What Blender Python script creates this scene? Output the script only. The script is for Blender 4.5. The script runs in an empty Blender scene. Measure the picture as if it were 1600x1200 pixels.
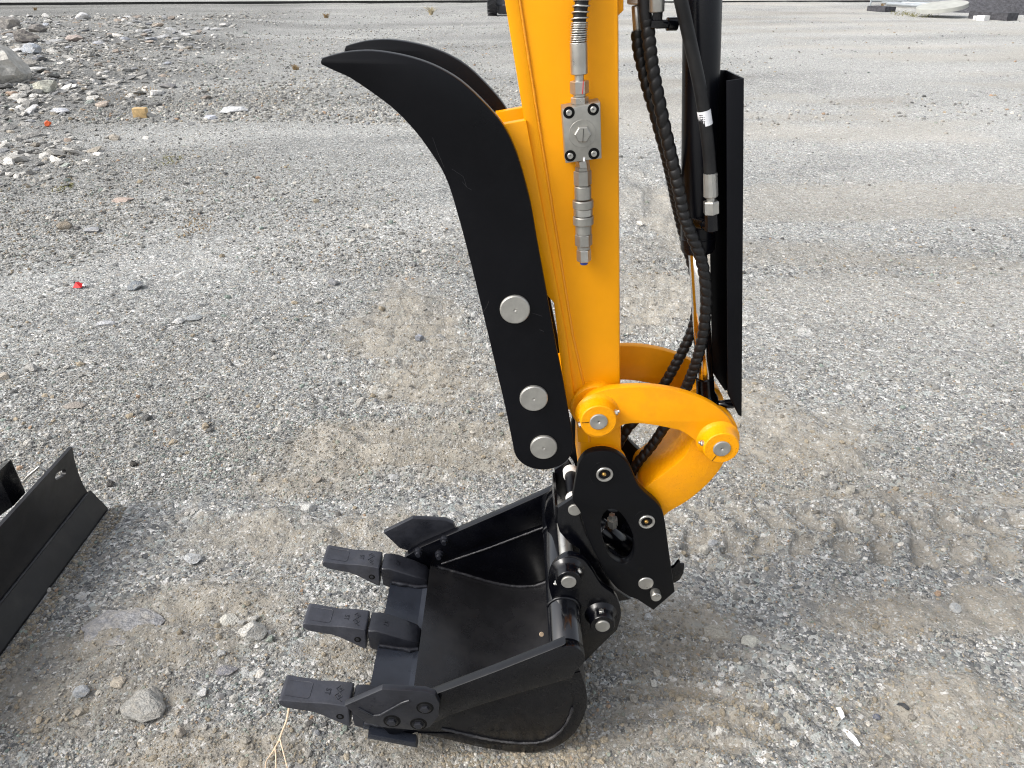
import bpy, bmesh, math, random
import numpy as np
from mathutils import Vector, Matrix

random.seed(7)
rng = np.random.default_rng(7)
R = math.radians
scene = bpy.context.scene
col = scene.collection

# ---------------------------------------------------------------- camera, sky, sun, exposure
PITCH = R(28.8)
CAM_H = 1.6
cam_d = bpy.data.cameras.new("camera")
cam = bpy.data.objects.new("camera", cam_d)
col.objects.link(cam)
cam.location = (0, 0, CAM_H)
cam.rotation_euler = (R(90) - PITCH, 0, 0)
cam_d.sensor_width = 36.0
cam_d.lens = 27.0
cam_d.clip_start = 0.02
cam_d.clip_end = 1500
scene.camera = cam

SUN_ELEV, SUN_AZ = R(44), R(-112)       # azimuth from +Y towards +X
world = bpy.data.worlds.new("World")
scene.world = world
world.use_nodes = True
wn = world.node_tree.nodes
wl = world.node_tree.links
wn.clear()
w_out = wn.new("ShaderNodeOutputWorld")
w_bg = wn.new("ShaderNodeBackground")
w_bg.inputs["Strength"].default_value = 0.15
w_hs = wn.new("ShaderNodeHueSaturation")      # overcast: the blue is mostly washed out
w_hs.inputs["Saturation"].default_value = 0.30
w_sky = wn.new("ShaderNodeTexSky")
w_sky.sky_type = 'NISHITA'
w_sky.sun_disc = False
w_sky.sun_elevation = SUN_ELEV
w_sky.sun_rotation = SUN_AZ
w_sky.dust_density = 4.0
w_sky.air_density = 1.0
wl.new(w_sky.outputs[0], w_hs.inputs["Color"])
wl.new(w_hs.outputs[0], w_bg.inputs["Color"])
wl.new(w_bg.outputs[0], w_out.inputs[0])

sun_d = bpy.data.lights.new("sun", 'SUN')
sun_d.energy = 1.05
sun_d.angle = R(22)
sun_d.color = (1.0, 0.965, 0.91)
sun = bpy.data.objects.new("sun", sun_d)
col.objects.link(sun)
_d = Vector((math.sin(SUN_AZ) * math.cos(SUN_ELEV), math.cos(SUN_AZ) * math.cos(SUN_ELEV), math.sin(SUN_ELEV)))
sun.rotation_euler = _d.to_track_quat('Z', 'Y').to_euler()
sun.location = (0, 0, 30)

scene.view_settings.view_transform = 'Standard'
scene.view_settings.look = 'None'
scene.view_settings.exposure = 0.88
scene.view_settings.gamma = 1.0
scene.cycles.max_bounces = 6
scene.cycles.use_denoising = True
scene.cycles.denoising_prefilter = 'NONE'
scene.cycles.denoising_input_passes = 'RGB_ALBEDO_NORMAL'
scene.cycles.use_adaptive_sampling = False
scene.cycles.sampling_pattern = 'BLUE_NOISE'
scene.cycles.filter_width = 1.15

# ---------------------------------------------------------------- measuring helpers
_c, _s = math.cos(PITCH), math.sin(PITCH)
def at(u, v, Y):
    """point of the vertical plane y = Y seen at photograph position (u, v): its (x, z)"""
    a, b = (u - 800) / 1200, -(v - 600) / 1200
    t = Y / (_c + b * _s)
    return (a * t, CAM_H + (b * _c - _s) * t)
def gnd(u, v, z=0.0):
    a, b = (u - 800) / 1200, -(v - 600) / 1200
    t = -(CAM_H - z) / (b * _c - _s)
    return (a * t, (_c + b * _s) * t)
def P(pts, Y):
    return [at(u, v, Y) for u, v in pts]
def p3(u, v, Y):
    x, z = at(u, v, Y)
    return Vector((x, Y, z))
def dep(p):
    return p[1] * _c + (CAM_H - p[2]) * _s
def smooth(pts, n=5, closed=False):
    """Catmull-Rom through the points"""
    out = []
    N = len(pts)
    rngi = range(N) if closed else range(N - 1)
    for i in rngi:
        if closed:
            q = [np.array(pts[(i + k) % N], float) for k in (-1, 0, 1, 2)]
        else:
            q = [np.array(pts[min(max(i + k, 0), N - 1)], float) for k in (-1, 0, 1, 2)]
        for j in range(n):
            t = j / n
            out.append(tuple(0.5 * ((2 * q[1]) + (-q[0] + q[2]) * t + (2 * q[0] - 5 * q[1] + 4 * q[2] - q[3]) * t * t
                             + (-q[0] + 3 * q[1] - 3 * q[2] + q[3]) * t ** 3)))
    if not closed:
        out.append(tuple(float(k) for k in pts[-1]))
    return out
def circ(cx, cz, r, n=28, a0=0.0, a1=2 * math.pi):
    full = abs(a1 - a0 - 2 * math.pi) < 1e-6
    m = n if full else n + 1
    return [(cx + r * math.cos(a0 + (a1 - a0) * k / n), cz + r * math.sin(a0 + (a1 - a0) * k / n)) for k in range(m)]

# ---------------------------------------------------------------- materials
def mat(name, base, rough=0.5, metal=0.0, spec=0.5, coat=0.0, coat_r=0.1, bump=None, var=None, rvar=None, dust=None, speck=None):
    """bump=(scale, strength, distance); var=(scale, amount) tone mottling; rvar=(scale, lo, hi) roughness; dust=(colour, amount)"""
    m = bpy.data.materials.new(name)
    m.use_nodes = True
    nt = m.node_tree
    N, L = nt.nodes, nt.links
    bs = N["Principled BSDF"]
    bs.inputs["Base Color"].default_value = (*base, 1)
    bs.inputs["Roughness"].default_value = rough
    bs.inputs["Metallic"].default_value = metal
    bs.inputs["Specular IOR Level"].default_value = spec
    bs.inputs["Coat Weight"].default_value = coat
    bs.inputs["Coat Roughness"].default_value = coat_r
    tc = N.new("ShaderNodeTexCoord")
    def noise(scale, detail=4, rgh=0.6):
        t = N.new("ShaderNodeTexNoise")
        t.inputs["Scale"].default_value = scale
        t.inputs["Detail"].default_value = detail
        t.inputs["Roughness"].default_value = rgh
        L.new(tc.outputs["Object"], t.inputs["Vector"])
        return t.outputs["Fac"]
    def mrange(src, a, b, lo, hi):
        r = N.new("ShaderNodeMapRange")
        r.inputs["From Min"].default_value = a
        r.inputs["From Max"].default_value = b
        r.inputs["To Min"].default_value = lo
        r.inputs["To Max"].default_value = hi
        L.new(src, r.inputs["Value"])
        return r.outputs["Result"]
    csock = None
    if var:
        mx = N.new("ShaderNodeMix")
        mx.data_type = 'RGBA'
        mx.inputs["A"].default_value = (*[k * (1 - var[1]) for k in base], 1)
        mx.inputs["B"].default_value = (*[min(1, k * (1 + var[1])) for k in base], 1)
        L.new(mrange(noise(var[0]), 0.3, 0.7, 0, 1), mx.inputs["Factor"])
        csock = mx.outputs["Result"]
    if dust:
        mx = N.new("ShaderNodeMix")
        mx.data_type = 'RGBA'
        mx.inputs["A"].default_value = (*base, 1)
        mx.inputs["B"].default_value = (*dust[0], 1)
        if csock: L.new(csock, mx.inputs["A"])
        a = mrange(noise(9, 8, 0.7), 0.5, 0.78, 0, dust[1])
        L.new(a, mx.inputs["Factor"])
        csock = mx.outputs["Result"]
    if speck:
        mx = N.new("ShaderNodeMix")
        mx.data_type = 'RGBA'
        mx.inputs["A"].default_value = (*base, 1)
        mx.inputs["B"].default_value = (0.03, 0.02, 0.012, 1)
        if csock: L.new(csock, mx.inputs["A"])
        pm_ = N.new("ShaderNodeMath"); pm_.operation = 'MULTIPLY'
        L.new(mrange(noise(speck[0], 2, .5), speck[1], speck[1] + .03, 0, .8), pm_.inputs[0])
        L.new(mrange(noise(14, 3, .5), 0.50, 0.60, 0, 1), pm_.inputs[1])
        L.new(pm_.outputs[0], mx.inputs["Factor"])
        csock = mx.outputs["Result"]
    if csock: L.new(csock, bs.inputs["Base Color"])
    if rvar:
        L.new(mrange(noise(rvar[0], 5), 0.3, 0.72, rvar[1], rvar[2]), bs.inputs["Roughness"])
    if bump:
        bp = N.new("ShaderNodeBump")
        bp.inputs["Strength"].default_value = bump[1]
        bp.inputs["Distance"].default_value = bump[2]
        L.new(noise(bump[0], 3), bp.inputs["Height"])
        L.new(bp.outputs[0], bs.inputs["Normal"])
    return m

M = {}
M['yellow'] = mat('yellow_paint', (0.85, 0.338, 0.0006), 0.38, spec=0.22, coat=0.06, coat_r=0.2, bump=(160, 0.10, 0.002), var=(7, 0.05), rvar=(20, 0.3, 0.48))
M['yellow_cast'] = mat('yellow_paint_rough', (0.85, 0.338, 0.0006), 0.40, spec=0.22, coat=0.06, coat_r=0.2, bump=(140, 0.35, 0.003), var=(9, 0.10), dust=((0.42, 0.15, 0.02), 0.45), speck=(420, .70))
M['yellow_dirty'] = mat('yellow_paint_scuffed', (0.83, 0.328, 0.0008), 0.42, spec=0.22, coat=0.06, coat_r=0.2, bump=(90, 0.2, 0.002), var=(11, 0.10), dust=((0.40, 0.15, 0.02), 0.40), speck=(380, .71))
M['black_gloss'] = mat('gloss_black_paint', (0.0014, 0.0016, 0.0030), 0.18, spec=0.45, bump=(38, 0.10, 0.004), rvar=(14, 0.13, 0.36), var=(12, 0.3))
M['tube_gloss'] = mat('highlight_gloss_paint', (0.004, 0.0044, 0.006), 0.13, spec=0.9, rvar=(8, 0.1, 0.2))  # lighter, shinier copy of the bucket paint to boost the tube's sky highlight
M['black_inner'] = mat('bucket_black_paint', (0.0125, 0.0125, 0.0138), 0.26, spec=0.5, bump=(26, 0.16, 0.004), rvar=(9, 0.14, 0.42), var=(7, 0.4), dust=((0.034, 0.031, 0.029), 0.35))
M['black_satin'] = mat('satin_black_paint', (0.0010, 0.0012, 0.0026), 0.34, spec=0.20, bump=(900, 0.25, 0.0004), rvar=(4, 0.22, 0.55), dust=((0.006, 0.0062, 0.0075), 0.5), var=(4, 0.25))
M['black_plate'] = mat('coupler_black_paint', (0.0016, 0.0018, 0.0028), 0.38, spec=0.2, bump=(120, 0.08, 0.001), rvar=(9, 0.33, 0.5))
M['black_tube'] = mat('cylinder_black_paint', (0.003, 0.0033, 0.0055), 0.3, spec=0.3, rvar=(8, 0.24, 0.36))
M['cast'] = mat('cast_tooth_paint', (0.034, 0.036, 0.046), 0.44, spec=0.5, bump=(120, 0.35, 0.0012), rvar=(30, 0.4, 0.6), var=(25, 0.25), dust=((0.07, 0.068, 0.066), 0.35))
M['cast_dark'] = mat('cast_adapter_paint', (0.014, 0.015, 0.020), 0.34, spec=0.5, bump=(55, 0.4, 0.002), rvar=(20, 0.24, 0.5), var=(20, 0.3))
M['edge'] = mat('worn_bucket_lip_paint', (0.016, 0.019, 0.027), 0.28, spec=0.6, bump=(30, 0.15, 0.003), rvar=(9, 0.18, 0.45), var=(8, 0.4))
M['blade'] = mat('worn_blade_paint', (0.0085, 0.0083, 0.0095), 0.40, spec=0.35, bump=(30, 0.08, 0.002), rvar=(12, 0.26, 0.5), var=(10, 0.4), dust=((0.05, 0.043, 0.038), 0.35))
M['rubber'] = mat('black_rubber', (0.009, 0.009, 0.0098), 0.5, spec=0.3, bump=(300, 0.25, 0.0005), var=(60, 0.3), dust=((0.05, 0.048, 0.045), 0.3))
M['wrap'] = mat('spiral_wrap_plastic', (0.0075, 0.0072, 0.0075), 0.42, spec=0.35, var=(50, 0.25), dust=((0.045, 0.04, 0.036), 0.3))
M['steel'] = mat('zinc_plated_steel', (0.50, 0.49, 0.46), 0.34, metal=0.9, rvar=(60, 0.25, 0.45), var=(40, 0.12))
M['pin'] = mat('machined_pin_steel', (0.40, 0.39, 0.36), 0.46, metal=0.75, rvar=(40, 0.4, 0.55), var=(30, 0.15), bump=(200, 0.15, 0.0005))
M['block'] = mat('brushed_valve_steel', (0.36, 0.35, 0.32), 0.42, metal=0.8, rvar=(30, 0.35, 0.5), var=(35, 0.14))
M['chrome'] = mat('chrome_rod', (0.82, 0.81, 0.79), 0.13, metal=1.0)
M['brass'] = mat('brass_grease_fitting', (0.45, 0.27, 0.08), 0.4, metal=0.9)
M['white'] = mat('white_nylon', (0.72, 0.71, 0.68), 0.5)
M['label'] = mat('white_hose_label', (0.78, 0.78, 0.80), 0.55)
M['ink'] = mat('label_ink', (0.05, 0.05, 0.06), 0.6)
M['recess'] = mat('recess_shade_black', (0.006, 0.006, 0.006), 0.6, spec=0.1)  # near-black colour stands for the shade inside holes and slits
M['blue'] = mat('blue_plastic_plug', (0.01, 0.05, 0.30), 0.4)
M['weld'] = mat('painted_weld_bead', (0.016, 0.016, 0.019), 0.36, bump=(260, 0.8, 0.002), rvar=(60, 0.3, 0.6), var=(60, 0.5), dust=((0.12, 0.115, 0.11), 0.8))
M['weld_y'] = mat('yellow_weld_bead', (0.80, 0.302, 0.001), 0.4, bump=(170, 0.5, 0.002), coat=0.3)
M['red'] = mat('red_plastic_scrap', (0.62, 0.012, 0.012), 0.35)
M['orange'] = mat('orange_plastic_scrap', (0.62, 0.10, 0.02), 0.5)
M['wood'] = mat('raw_timber', (0.52, 0.36, 0.17), 0.7, var=(30, 0.3))
M['twig'] = mat('bleached_twig', (0.60, 0.46, 0.32), 0.7, var=(40, 0.2))
M['plastic_white'] = mat('torn_white_plastic', (0.66, 0.66, 0.65), 0.45)
M['dark_scrap'] = mat('dark_scrap', (0.02, 0.022, 0.024), 0.6)
M['wall'] = mat('pale_cladding', (0.62, 0.62, 0.60), 0.6, var=(0.6, 0.06))
M['wall_base'] = mat('shadow_footing_paint', (0.05, 0.05, 0.05), 0.8)  # footing coloured near black as the shadow gap under the wall
M['concrete'] = mat('cast_concrete', (0.38, 0.385, 0.355), 0.8, var=(3, 0.12), bump=(20, 0.3, 0.01))
M['galv'] = mat('galvanised_steel', (0.38, 0.41, 0.43), 0.5, metal=0.5, var=(3, 0.1))
M['tyre'] = mat('tyre_rubber', (0.015, 0.0155, 0.018), 0.6)
M['axle'] = mat('grey_machine_paint', (0.10, 0.105, 0.115), 0.5, var=(4, 0.4))
M['asphalt'] = mat('dark_crushed_asphalt', (0.055, 0.055, 0.062), 0.85, var=(10, 0.5), bump=(14, 0.9, 0.06))
M['dry'] = mat('dry_plant', (0.24, 0.165, 0.08), 0.8, var=(60, 0.4))
M['dry_pale'] = mat('pale_dry_grass', (0.42, 0.36, 0.24), 0.8, var=(60, 0.3))
M['moss'] = mat('olive_weed', (0.17, 0.16, 0.05), 0.8, var=(60, 0.4))

# ---------------------------------------------------------------- mesh helpers
def finish(me, m, angle=32):
    if m is not None:
        me.materials.clear()
        for k in (m if isinstance(m, (list, tuple)) else [m]):
            me.materials.append(k)
    me.shade_smooth()
    me.set_sharp_from_angle(angle=R(angle))
    return me
def link(name, me, parent=None):
    o = bpy.data.objects.new(name, me)
    col.objects.link(o)
    if parent is not None:
        o.parent = parent
        L = parent.location if parent.type == 'EMPTY' else Vector((0, 0, 0))   # parts keep world coordinates
        o.matrix_parent_inverse = Matrix.Translation(-L)
    return o
def thing(name, label, cat, loc, group=None):
    o = bpy.data.objects.new(name, None)
    col.objects.link(o)
    o.location = loc
    o.empty_display_size = 0.1
    o["label"] = label
    o["category"] = cat
    if group: o["group"] = group
    return o
def tag(o, label, cat, group=None):
    o["label"] = label
    o["category"] = cat
    if group: o["group"] = group
    return o
def from_py(name, v, f, m, parent=None, angle=32):
    me = bpy.data.meshes.new(name)
    me.from_pydata([tuple(map(float, k)) for k in v], [], f)
    me.update()
    finish(me, m, angle)
    return link(name, me, parent)
def clean(me, dist=2e-5):
    bm = bmesh.new()
    bm.from_mesh(me)
    bmesh.ops.remove_doubles(bm, verts=bm.verts, dist=dist)
    bmesh.ops.recalc_face_normals(bm, faces=bm.faces)
    bm.to_mesh(me)
    bm.free()
def prism(name, polys, y0, y1, m, parent=None, bevel=0.0015, angle=32):
    """outline(s) in the x-z plane (first the outside, then holes) thickened from y0 to y1 with a small bevel"""
    if not isinstance(polys[0], list): polys = [polys]
    cu = bpy.data.curves.new(name, 'CURVE')
    cu.dimensions = '2D'
    cu.fill_mode = 'BOTH'
    b = min(bevel, (y1 - y0) * 0.4)
    cu.extrude = (y1 - y0) / 2 - b
    cu.bevel_depth = b
    cu.bevel_resolution = 1
    cu.offset = -b
    for pts in polys:
        sp = cu.splines.new('POLY')
        sp.points.add(len(pts) - 1)
        for i, (x, z) in enumerate(pts):
            sp.points[i].co = (x, z, 0, 1)
        sp.use_cyclic_u = True
    ob = bpy.data.objects.new(name, cu)
    me = bpy.data.meshes.new_from_object(ob)
    bpy.data.objects.remove(ob)
    bpy.data.curves.remove(cu)
    yc = (y0 + y1) / 2
    n = len(me.vertices)
    co = np.empty(n * 3, np.float32)
    me.vertices.foreach_get('co', co)
    co = co.reshape(-1, 3)
    me.vertices.foreach_set('co', np.stack([co[:, 0], yc - co[:, 2], co[:, 1]], 1).ravel())
    clean(me)
    me.name = name
    finish(me, m, angle)
    return link(name, me, parent)
def frame(axis):
    a = Vector(axis).normalized()
    h = Vector((0, 0, 1)) if abs(a.z) < 0.9 else Vector((1, 0, 0))
    x = a.cross(h).normalized()
    return x, a.cross(x).normalized(), a
def lathe_vf(p0, axis, prof, n=24, rot=0.0, caps=True):
    """prof: (distance along the axis, radius)"""
    p0 = Vector(p0)
    X, Y, A = frame(axis)
    v, f = [], []
    for t, r in prof:
        for k in range(n):
            a = rot + 2 * math.pi * k / n
            v.append(p0 + A * t + X * (r * math.cos(a)) + Y * (r * math.sin(a)))
    for i in range(len(prof) - 1):
        for k in range(n):
            k2 = (k + 1) % n
            f.append((i * n + k, i * n + k2, (i + 1) * n + k2, (i + 1) * n + k))
    if caps:
        f.append(tuple(range(n - 1, -1, -1)))
        f.append(tuple((len(prof) - 1) * n + k for k in range(n)))
    return v, f
def lathe(name, p0, axis, prof, m, parent=None, n=24, rot=0.0, angle=32, caps=True):
    v, f = lathe_vf(p0, axis, prof, n, rot, caps)
    return from_py(name, v, f, m, parent, angle)
def cyl(name, p0, p1, r, m, parent=None, n=28, bev=0.0015, r1=None):
    p0, p1 = Vector(p0), Vector(p1)
    l = (p1 - p0).length
    r1 = r if r1 is None else r1
    return lathe(name, p0, p1 - p0, [(0, max(r - bev, 1e-4)), (bev, r), (l - bev, r1), (l, max(r1 - bev, 1e-4))], m, parent, n, angle=50)
def tube_vf(path, r, n=12, seg=None, rfun=None):
    """sweep along a polyline; rfun(length, angle) gives the radius"""
    pts = [Vector(p) for p in path]
    v, f = [], []
    prev = None
    s = 0.0
    for i, p in enumerate(pts):
        t = (pts[min(i + 1, len(pts) - 1)] - pts[max(i - 1, 0)]).normalized()
        if prev is None:
            X, Y, _ = frame(t)
        else:
            X = (prev - t * prev.dot(t)).normalized()
            Y = t.cross(X)
        prev = X
        if i: s += (p - pts[i - 1]).length
        for k in range(n):
            a = 2 * math.pi * k / n
            rr = rfun(s, a) if rfun else (r[i] if isinstance(r, (list, tuple)) else r)
            v.append(p + X * (rr * math.cos(a)) + Y * (rr * math.sin(a)))
    for i in range(len(pts) - 1):
        for k in range(n):
            k2 = (k + 1) % n
            f.append((i * n + k, i * n + k2, (i + 1) * n + k2, (i + 1) * n + k))
    f.append(tuple(range(n - 1, -1, -1)))
    f.append(tuple((len(pts) - 1) * n + k for k in range(n)))
    return v, f
def tube(name, path, r, m, parent=None, n=12, rfun=None, angle=60):
    v, f = tube_vf(path, r, n, None, rfun)
    return from_py(name, v, f, m, parent, angle)
def resample(path, step):
    pts = [np.array(p, float) for p in path]
    d = [0.0]
    for a, b in zip(pts, pts[1:]): d.append(d[-1] + np.linalg.norm(b - a))
    n = max(2, int(d[-1] / step) + 1)
    ss = np.linspace(0, d[-1], n)
    arr = np.array(pts)
    return [tuple(np.interp(ss, d, arr[:, k])[i] for k in range(3)) for i in range(n)]
def box_vf(c, s, Mx=None):
    v = [Vector((c[0] + s[0] * i / 2, c[1] + s[1] * j / 2, c[2] + s[2] * k / 2)) for i in (-1, 1) for j in (-1, 1) for k in (-1, 1)]
    if Mx is not None: v = [Mx @ k for k in v]
    return v, [(0, 1, 3, 2), (4, 6, 7, 5), (0, 4, 5, 1), (2, 3, 7, 6), (0, 2, 6, 4), (1, 5, 7, 3)]
def bevel_mesh(me, w, seg=2, angle=30):
    bm = bmesh.new()
    bm.from_mesh(me)
    es = [e for e in bm.edges if len(e.link_faces) == 2 and e.calc_face_angle(0) > R(angle)]
    bmesh.ops.bevel(bm, geom=es, offset=w, segments=seg, affect='EDGES', profile=0.6)
    bmesh.ops.recalc_face_normals(bm, faces=bm.faces)
    bm.to_mesh(me)
    bm.free()
def solid(name, v, f, m, parent=None, bevel=0.0, seg=2, angle=32):
    me = bpy.data.meshes.new(name)
    me.from_pydata([tuple(map(float, k)) for k in v], [], f)
    me.update()
    clean(me, 1e-6)
    if bevel: bevel_mesh(me, bevel, seg)
    finish(me, m, angle)
    return link(name, me, parent)
def join_vf(parts):
    V, F = [], []
    for v, f in parts:
        o = len(V)
        V += list(v)
        F += [tuple(i + o for i in q) for q in f]
    return V, F
def bead(name, path, r, m, parent=None, seed=0, rag=0.35):
    """a weld bead: lumpy little tube"""
    rr = random.Random(seed)
    path = resample(path, r * 0.7)
    tab = [rr.random() for _ in range(4000)]
    tab2 = [rr.random() for _ in range(4000)]
    def vv(t, q):
        i = int(q); f = q - i; f = f * f * (3 - 2 * f)
        return t[i % 4000] * (1 - f) + t[(i + 1) % 4000] * f
    def rf(s, a):
        q = s / r
        return r * (1.0 - rag * 0.75 + rag * (0.7 * vv(tab, q * 0.23) + 0.55 * vv(tab2, q * 0.62 + a * 0.5) + 0.35 * vv(tab, 900 + q * 1.6 + a)))
    return tube(name, path, r, m, parent, 8, rf)
def text_mesh(txt, size, depth):
    cu = bpy.data.curves.new('lettering', 'FONT')
    cu.body = txt
    cu.size = size
    cu.extrude = depth
    cu.align_x = 'CENTER'
    cu.align_y = 'CENTER'
    cu.resolution_u = 3
    ob = bpy.data.objects.new('lettering', cu)
    me = bpy.data.meshes.new_from_object(ob)
    bpy.data.objects.remove(ob)
    return me
def place_mesh(name, me, mtx, m, parent):
    me.transform(mtx)
    finish(me, m)
    return link(name, me, parent)

# ---------------------------------------------------------------- value noise
def _hash(ix, iy, seed):
    h = (ix.astype(np.int64) * 374761393 + iy.astype(np.int64) * 668265263 + seed * 1442695041) & 0x7fffffff
    h = ((h ^ (h >> 13)) * 1274126177) & 0x7fffffff
    h = (h ^ (h >> 16)) & 0xffff
    return h / 65535.0
def vn(x, y, f, seed):
    x, y = x * f, y * f
    ix, iy = np.floor(x), np.floor(y)
    fx, fy = x - ix, y - iy
    fx, fy = fx * fx * (3 - 2 * fx), fy * fy * (3 - 2 * fy)
    a, b = _hash(ix, iy, seed), _hash(ix + 1, iy, seed)
    c, d = _hash(ix, iy + 1, seed), _hash(ix + 1, iy + 1, seed)
    return (a * (1 - fx) + b * fx) * (1 - fy) + (c * (1 - fx) + d * fx) * fy - 0.5
def fbm(x, y, f, seed, oct=4, gain=0.5):
    r, a = 0, 1.0
    for k in range(oct):
        r = r + a * vn(x, y, f * 2 ** k, seed + k * 17)
        a *= gain
    return r
def sstep(a, b, x):
    t = np.clip((x - a) / (b - a), 0, 1)
    return t * t * (3 - 2 * t)

# ---------------------------------------------------------------- the ground
def blob(x, y, u, v, ru, rv, ang=0.0):
    """soft ellipse on the ground centred where (u, v) falls, radii measured there"""
    cx, cy = gnd(u, v)
    rx = abs(gnd(u + ru, v)[0] - cx)
    ry = abs(gnd(u, v - rv)[1] - gnd(u, v + rv)[1]) / 2
    dx, dy = x - cx, y - cy
    ca, sa = math.cos(ang), math.sin(ang)
    d = np.sqrt(((dx * ca + dy * sa) / rx) ** 2 + ((-dx * sa + dy * ca) / ry) ** 2)
    return d
SAND = [(400, 835, 190, 45), (560, 835, 100, 40), (330, 960, 150, 60), (240, 1010, 190, 50), (130, 1090, 170, 60), (640, 500, 90, 60), (680, 590, 120, 60),
        (720, 690, 130, 50), (560, 700, 130, 45), (1020, 470, 90, 60), (1030, 640, 120, 60), (1250, 690, 160, 70), (1340, 800, 250, 50), (1540, 830, 180, 55),
        (1180, 850, 130, 40), (1020, 1000, 180, 70), (1080, 1110, 230, 80), (960, 1180, 160, 60), (1470, 1120, 230, 100), (1560, 960, 110, 50), (1380, 960, 120, 45),
        (620, 1160, 110, 40), (330, 1180, 180, 45), (540, 1010, 60, 40), (1040, 340, 50, 70), (1150, 620, 80, 40), (460, 760, 110, 25)]
def sand_mask(x, y):
    m = np.zeros_like(x)
    wob = 0.55 * fbm(x, y, 3.0, 5, 5, 0.65)
    for (u, v, a, b) in SAND:
        d = blob(x, y, u, v, a, b) + wob
        m = np.maximum(m, 1 - sstep(0.35, 1.25, d))
    m = np.clip(m + 0.55 * fbm(x, y, 9, 31, 4, .65) * (m > 0.02), 0, 1)
    far = sstep(0.5, 0.62, 0.5 + fbm(x * 0.35 + y * 0.1, y * 1.3, 0.9, 77, 4)) * sstep(2.5, 5, y) * sstep(-1.0, 1.5, x)
    return np.maximum(m, far * 0.55)
def track_uv(x, y, A, B):
    """distance along and across the line A -> B"""
    ax, ay = A
    dx, dy = B[0] - ax, B[1] - ay
    l = math.hypot(dx, dy)
    dx, dy = dx / l, dy / l
    return (x - ax) * dx + (y - ay) * dy, -(x - ax) * dy + (y - ay) * dx, l
def pulse(s, per, duty, soft):
    f = np.mod(s / per, 1.0)
    return sstep(0, soft, f) * (1 - sstep(duty, duty + soft, f))
T1A, T1B = gnd(1040, 822), gnd(1640, 848)
T2 = [(gnd(1010, 262), gnd(1010, 345), 0.15), (gnd(1000, 345), gnd(1075, 480), 0.17)]
T3 = [(gnd(690, 425), gnd(800, 425)), ]
def pads(x, y):
    """crawler-pad prints beside the bucket: 0..1 inside a print"""
    s, t, l = track_uv(x, y, T1A, T1B)
    w = 0.022 * fbm(x, y, 6, 55, 2) + 0.022 * fbm(x, y, 22, 56, 3)
    env = sstep(-0.15, 0.1, s) * (1 - sstep(l + 0.3, l + 0.6, s))
    up = pulse(s + 0.45 * t + w, 0.115, 0.58, 0.14) * sstep(0.008, 0.022, t + w * .4) * (1 - sstep(0.11, 0.14, t + w))
    lo = pulse(s - 0.35 * t + w + 0.05, 0.115, 0.58, 0.14) * sstep(0.008, 0.022, -t - w * .4) * (1 - sstep(0.105, 0.135, -t + w))
    return env * np.maximum(up, lo), env * (1 - sstep(0.15, 0.2, np.abs(t))), t
def ridges(x, y):
    """cross ridges left by crawler tracks further back, and the smear of ridges behind the thumb"""
    h = np.zeros_like(x)
    k = np.zeros_like(x)
    for A, B, hw in T2:
        s, t, l = track_uv(x, y, A, B)
        e = sstep(-0.1, 0.15, s) * (1 - sstep(l - 0.05, l + 0.15, s)) * (1 - sstep(hw, hw * 1.25, np.abs(t)))
        side = np.where(t > 0, 0.0, 0.045)
        w = 0.03 * fbm(x, y, 5, 91, 2)
        gap = sstep(0.01, 0.03, np.abs(t))
        h += e * gap * 0.030 * (pulse(s + side + w, 0.10, 0.45, 0.2) - 0.4)
        k = np.maximum(k, e)
    d = np.minimum(np.minimum(blob(x, y, 680, 560, 150, 110), blob(x, y, 1040, 520, 130, 90)), blob(x, y, 700, 690, 160, 60))
    e = 1 - sstep(0.55, 1.05, d + 0.35 * fbm(x, y, 3, 15, 3))
    w = 0.07 * fbm(x, y, 2.5, 92, 3)
    h += e * 0.040 * (pulse(y + 0.12 * x + w, 0.12, 0.42, 0.25) - 0.4) * (0.4 + 1.2 * np.clip(0.5 + fbm(x, y, 5, 44, 2), 0, 1))
    k = np.maximum(k, e * 0.7)
    return h, k
ARC_C = gnd(1060, 1330)
def arcs(x, y):
    dx, dy = x - ARC_C[0], (y - ARC_C[1]) * 1.25
    r = np.sqrt(dx * dx + dy * dy) + 0.03 * fbm(x, y, 4, 61, 3)
    e = (1 - sstep(0.75, 1.0, blob(x, y, 1060, 1090, 330, 130)))
    return e * pulse(r, 0.085, 0.35, 0.3), e
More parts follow.
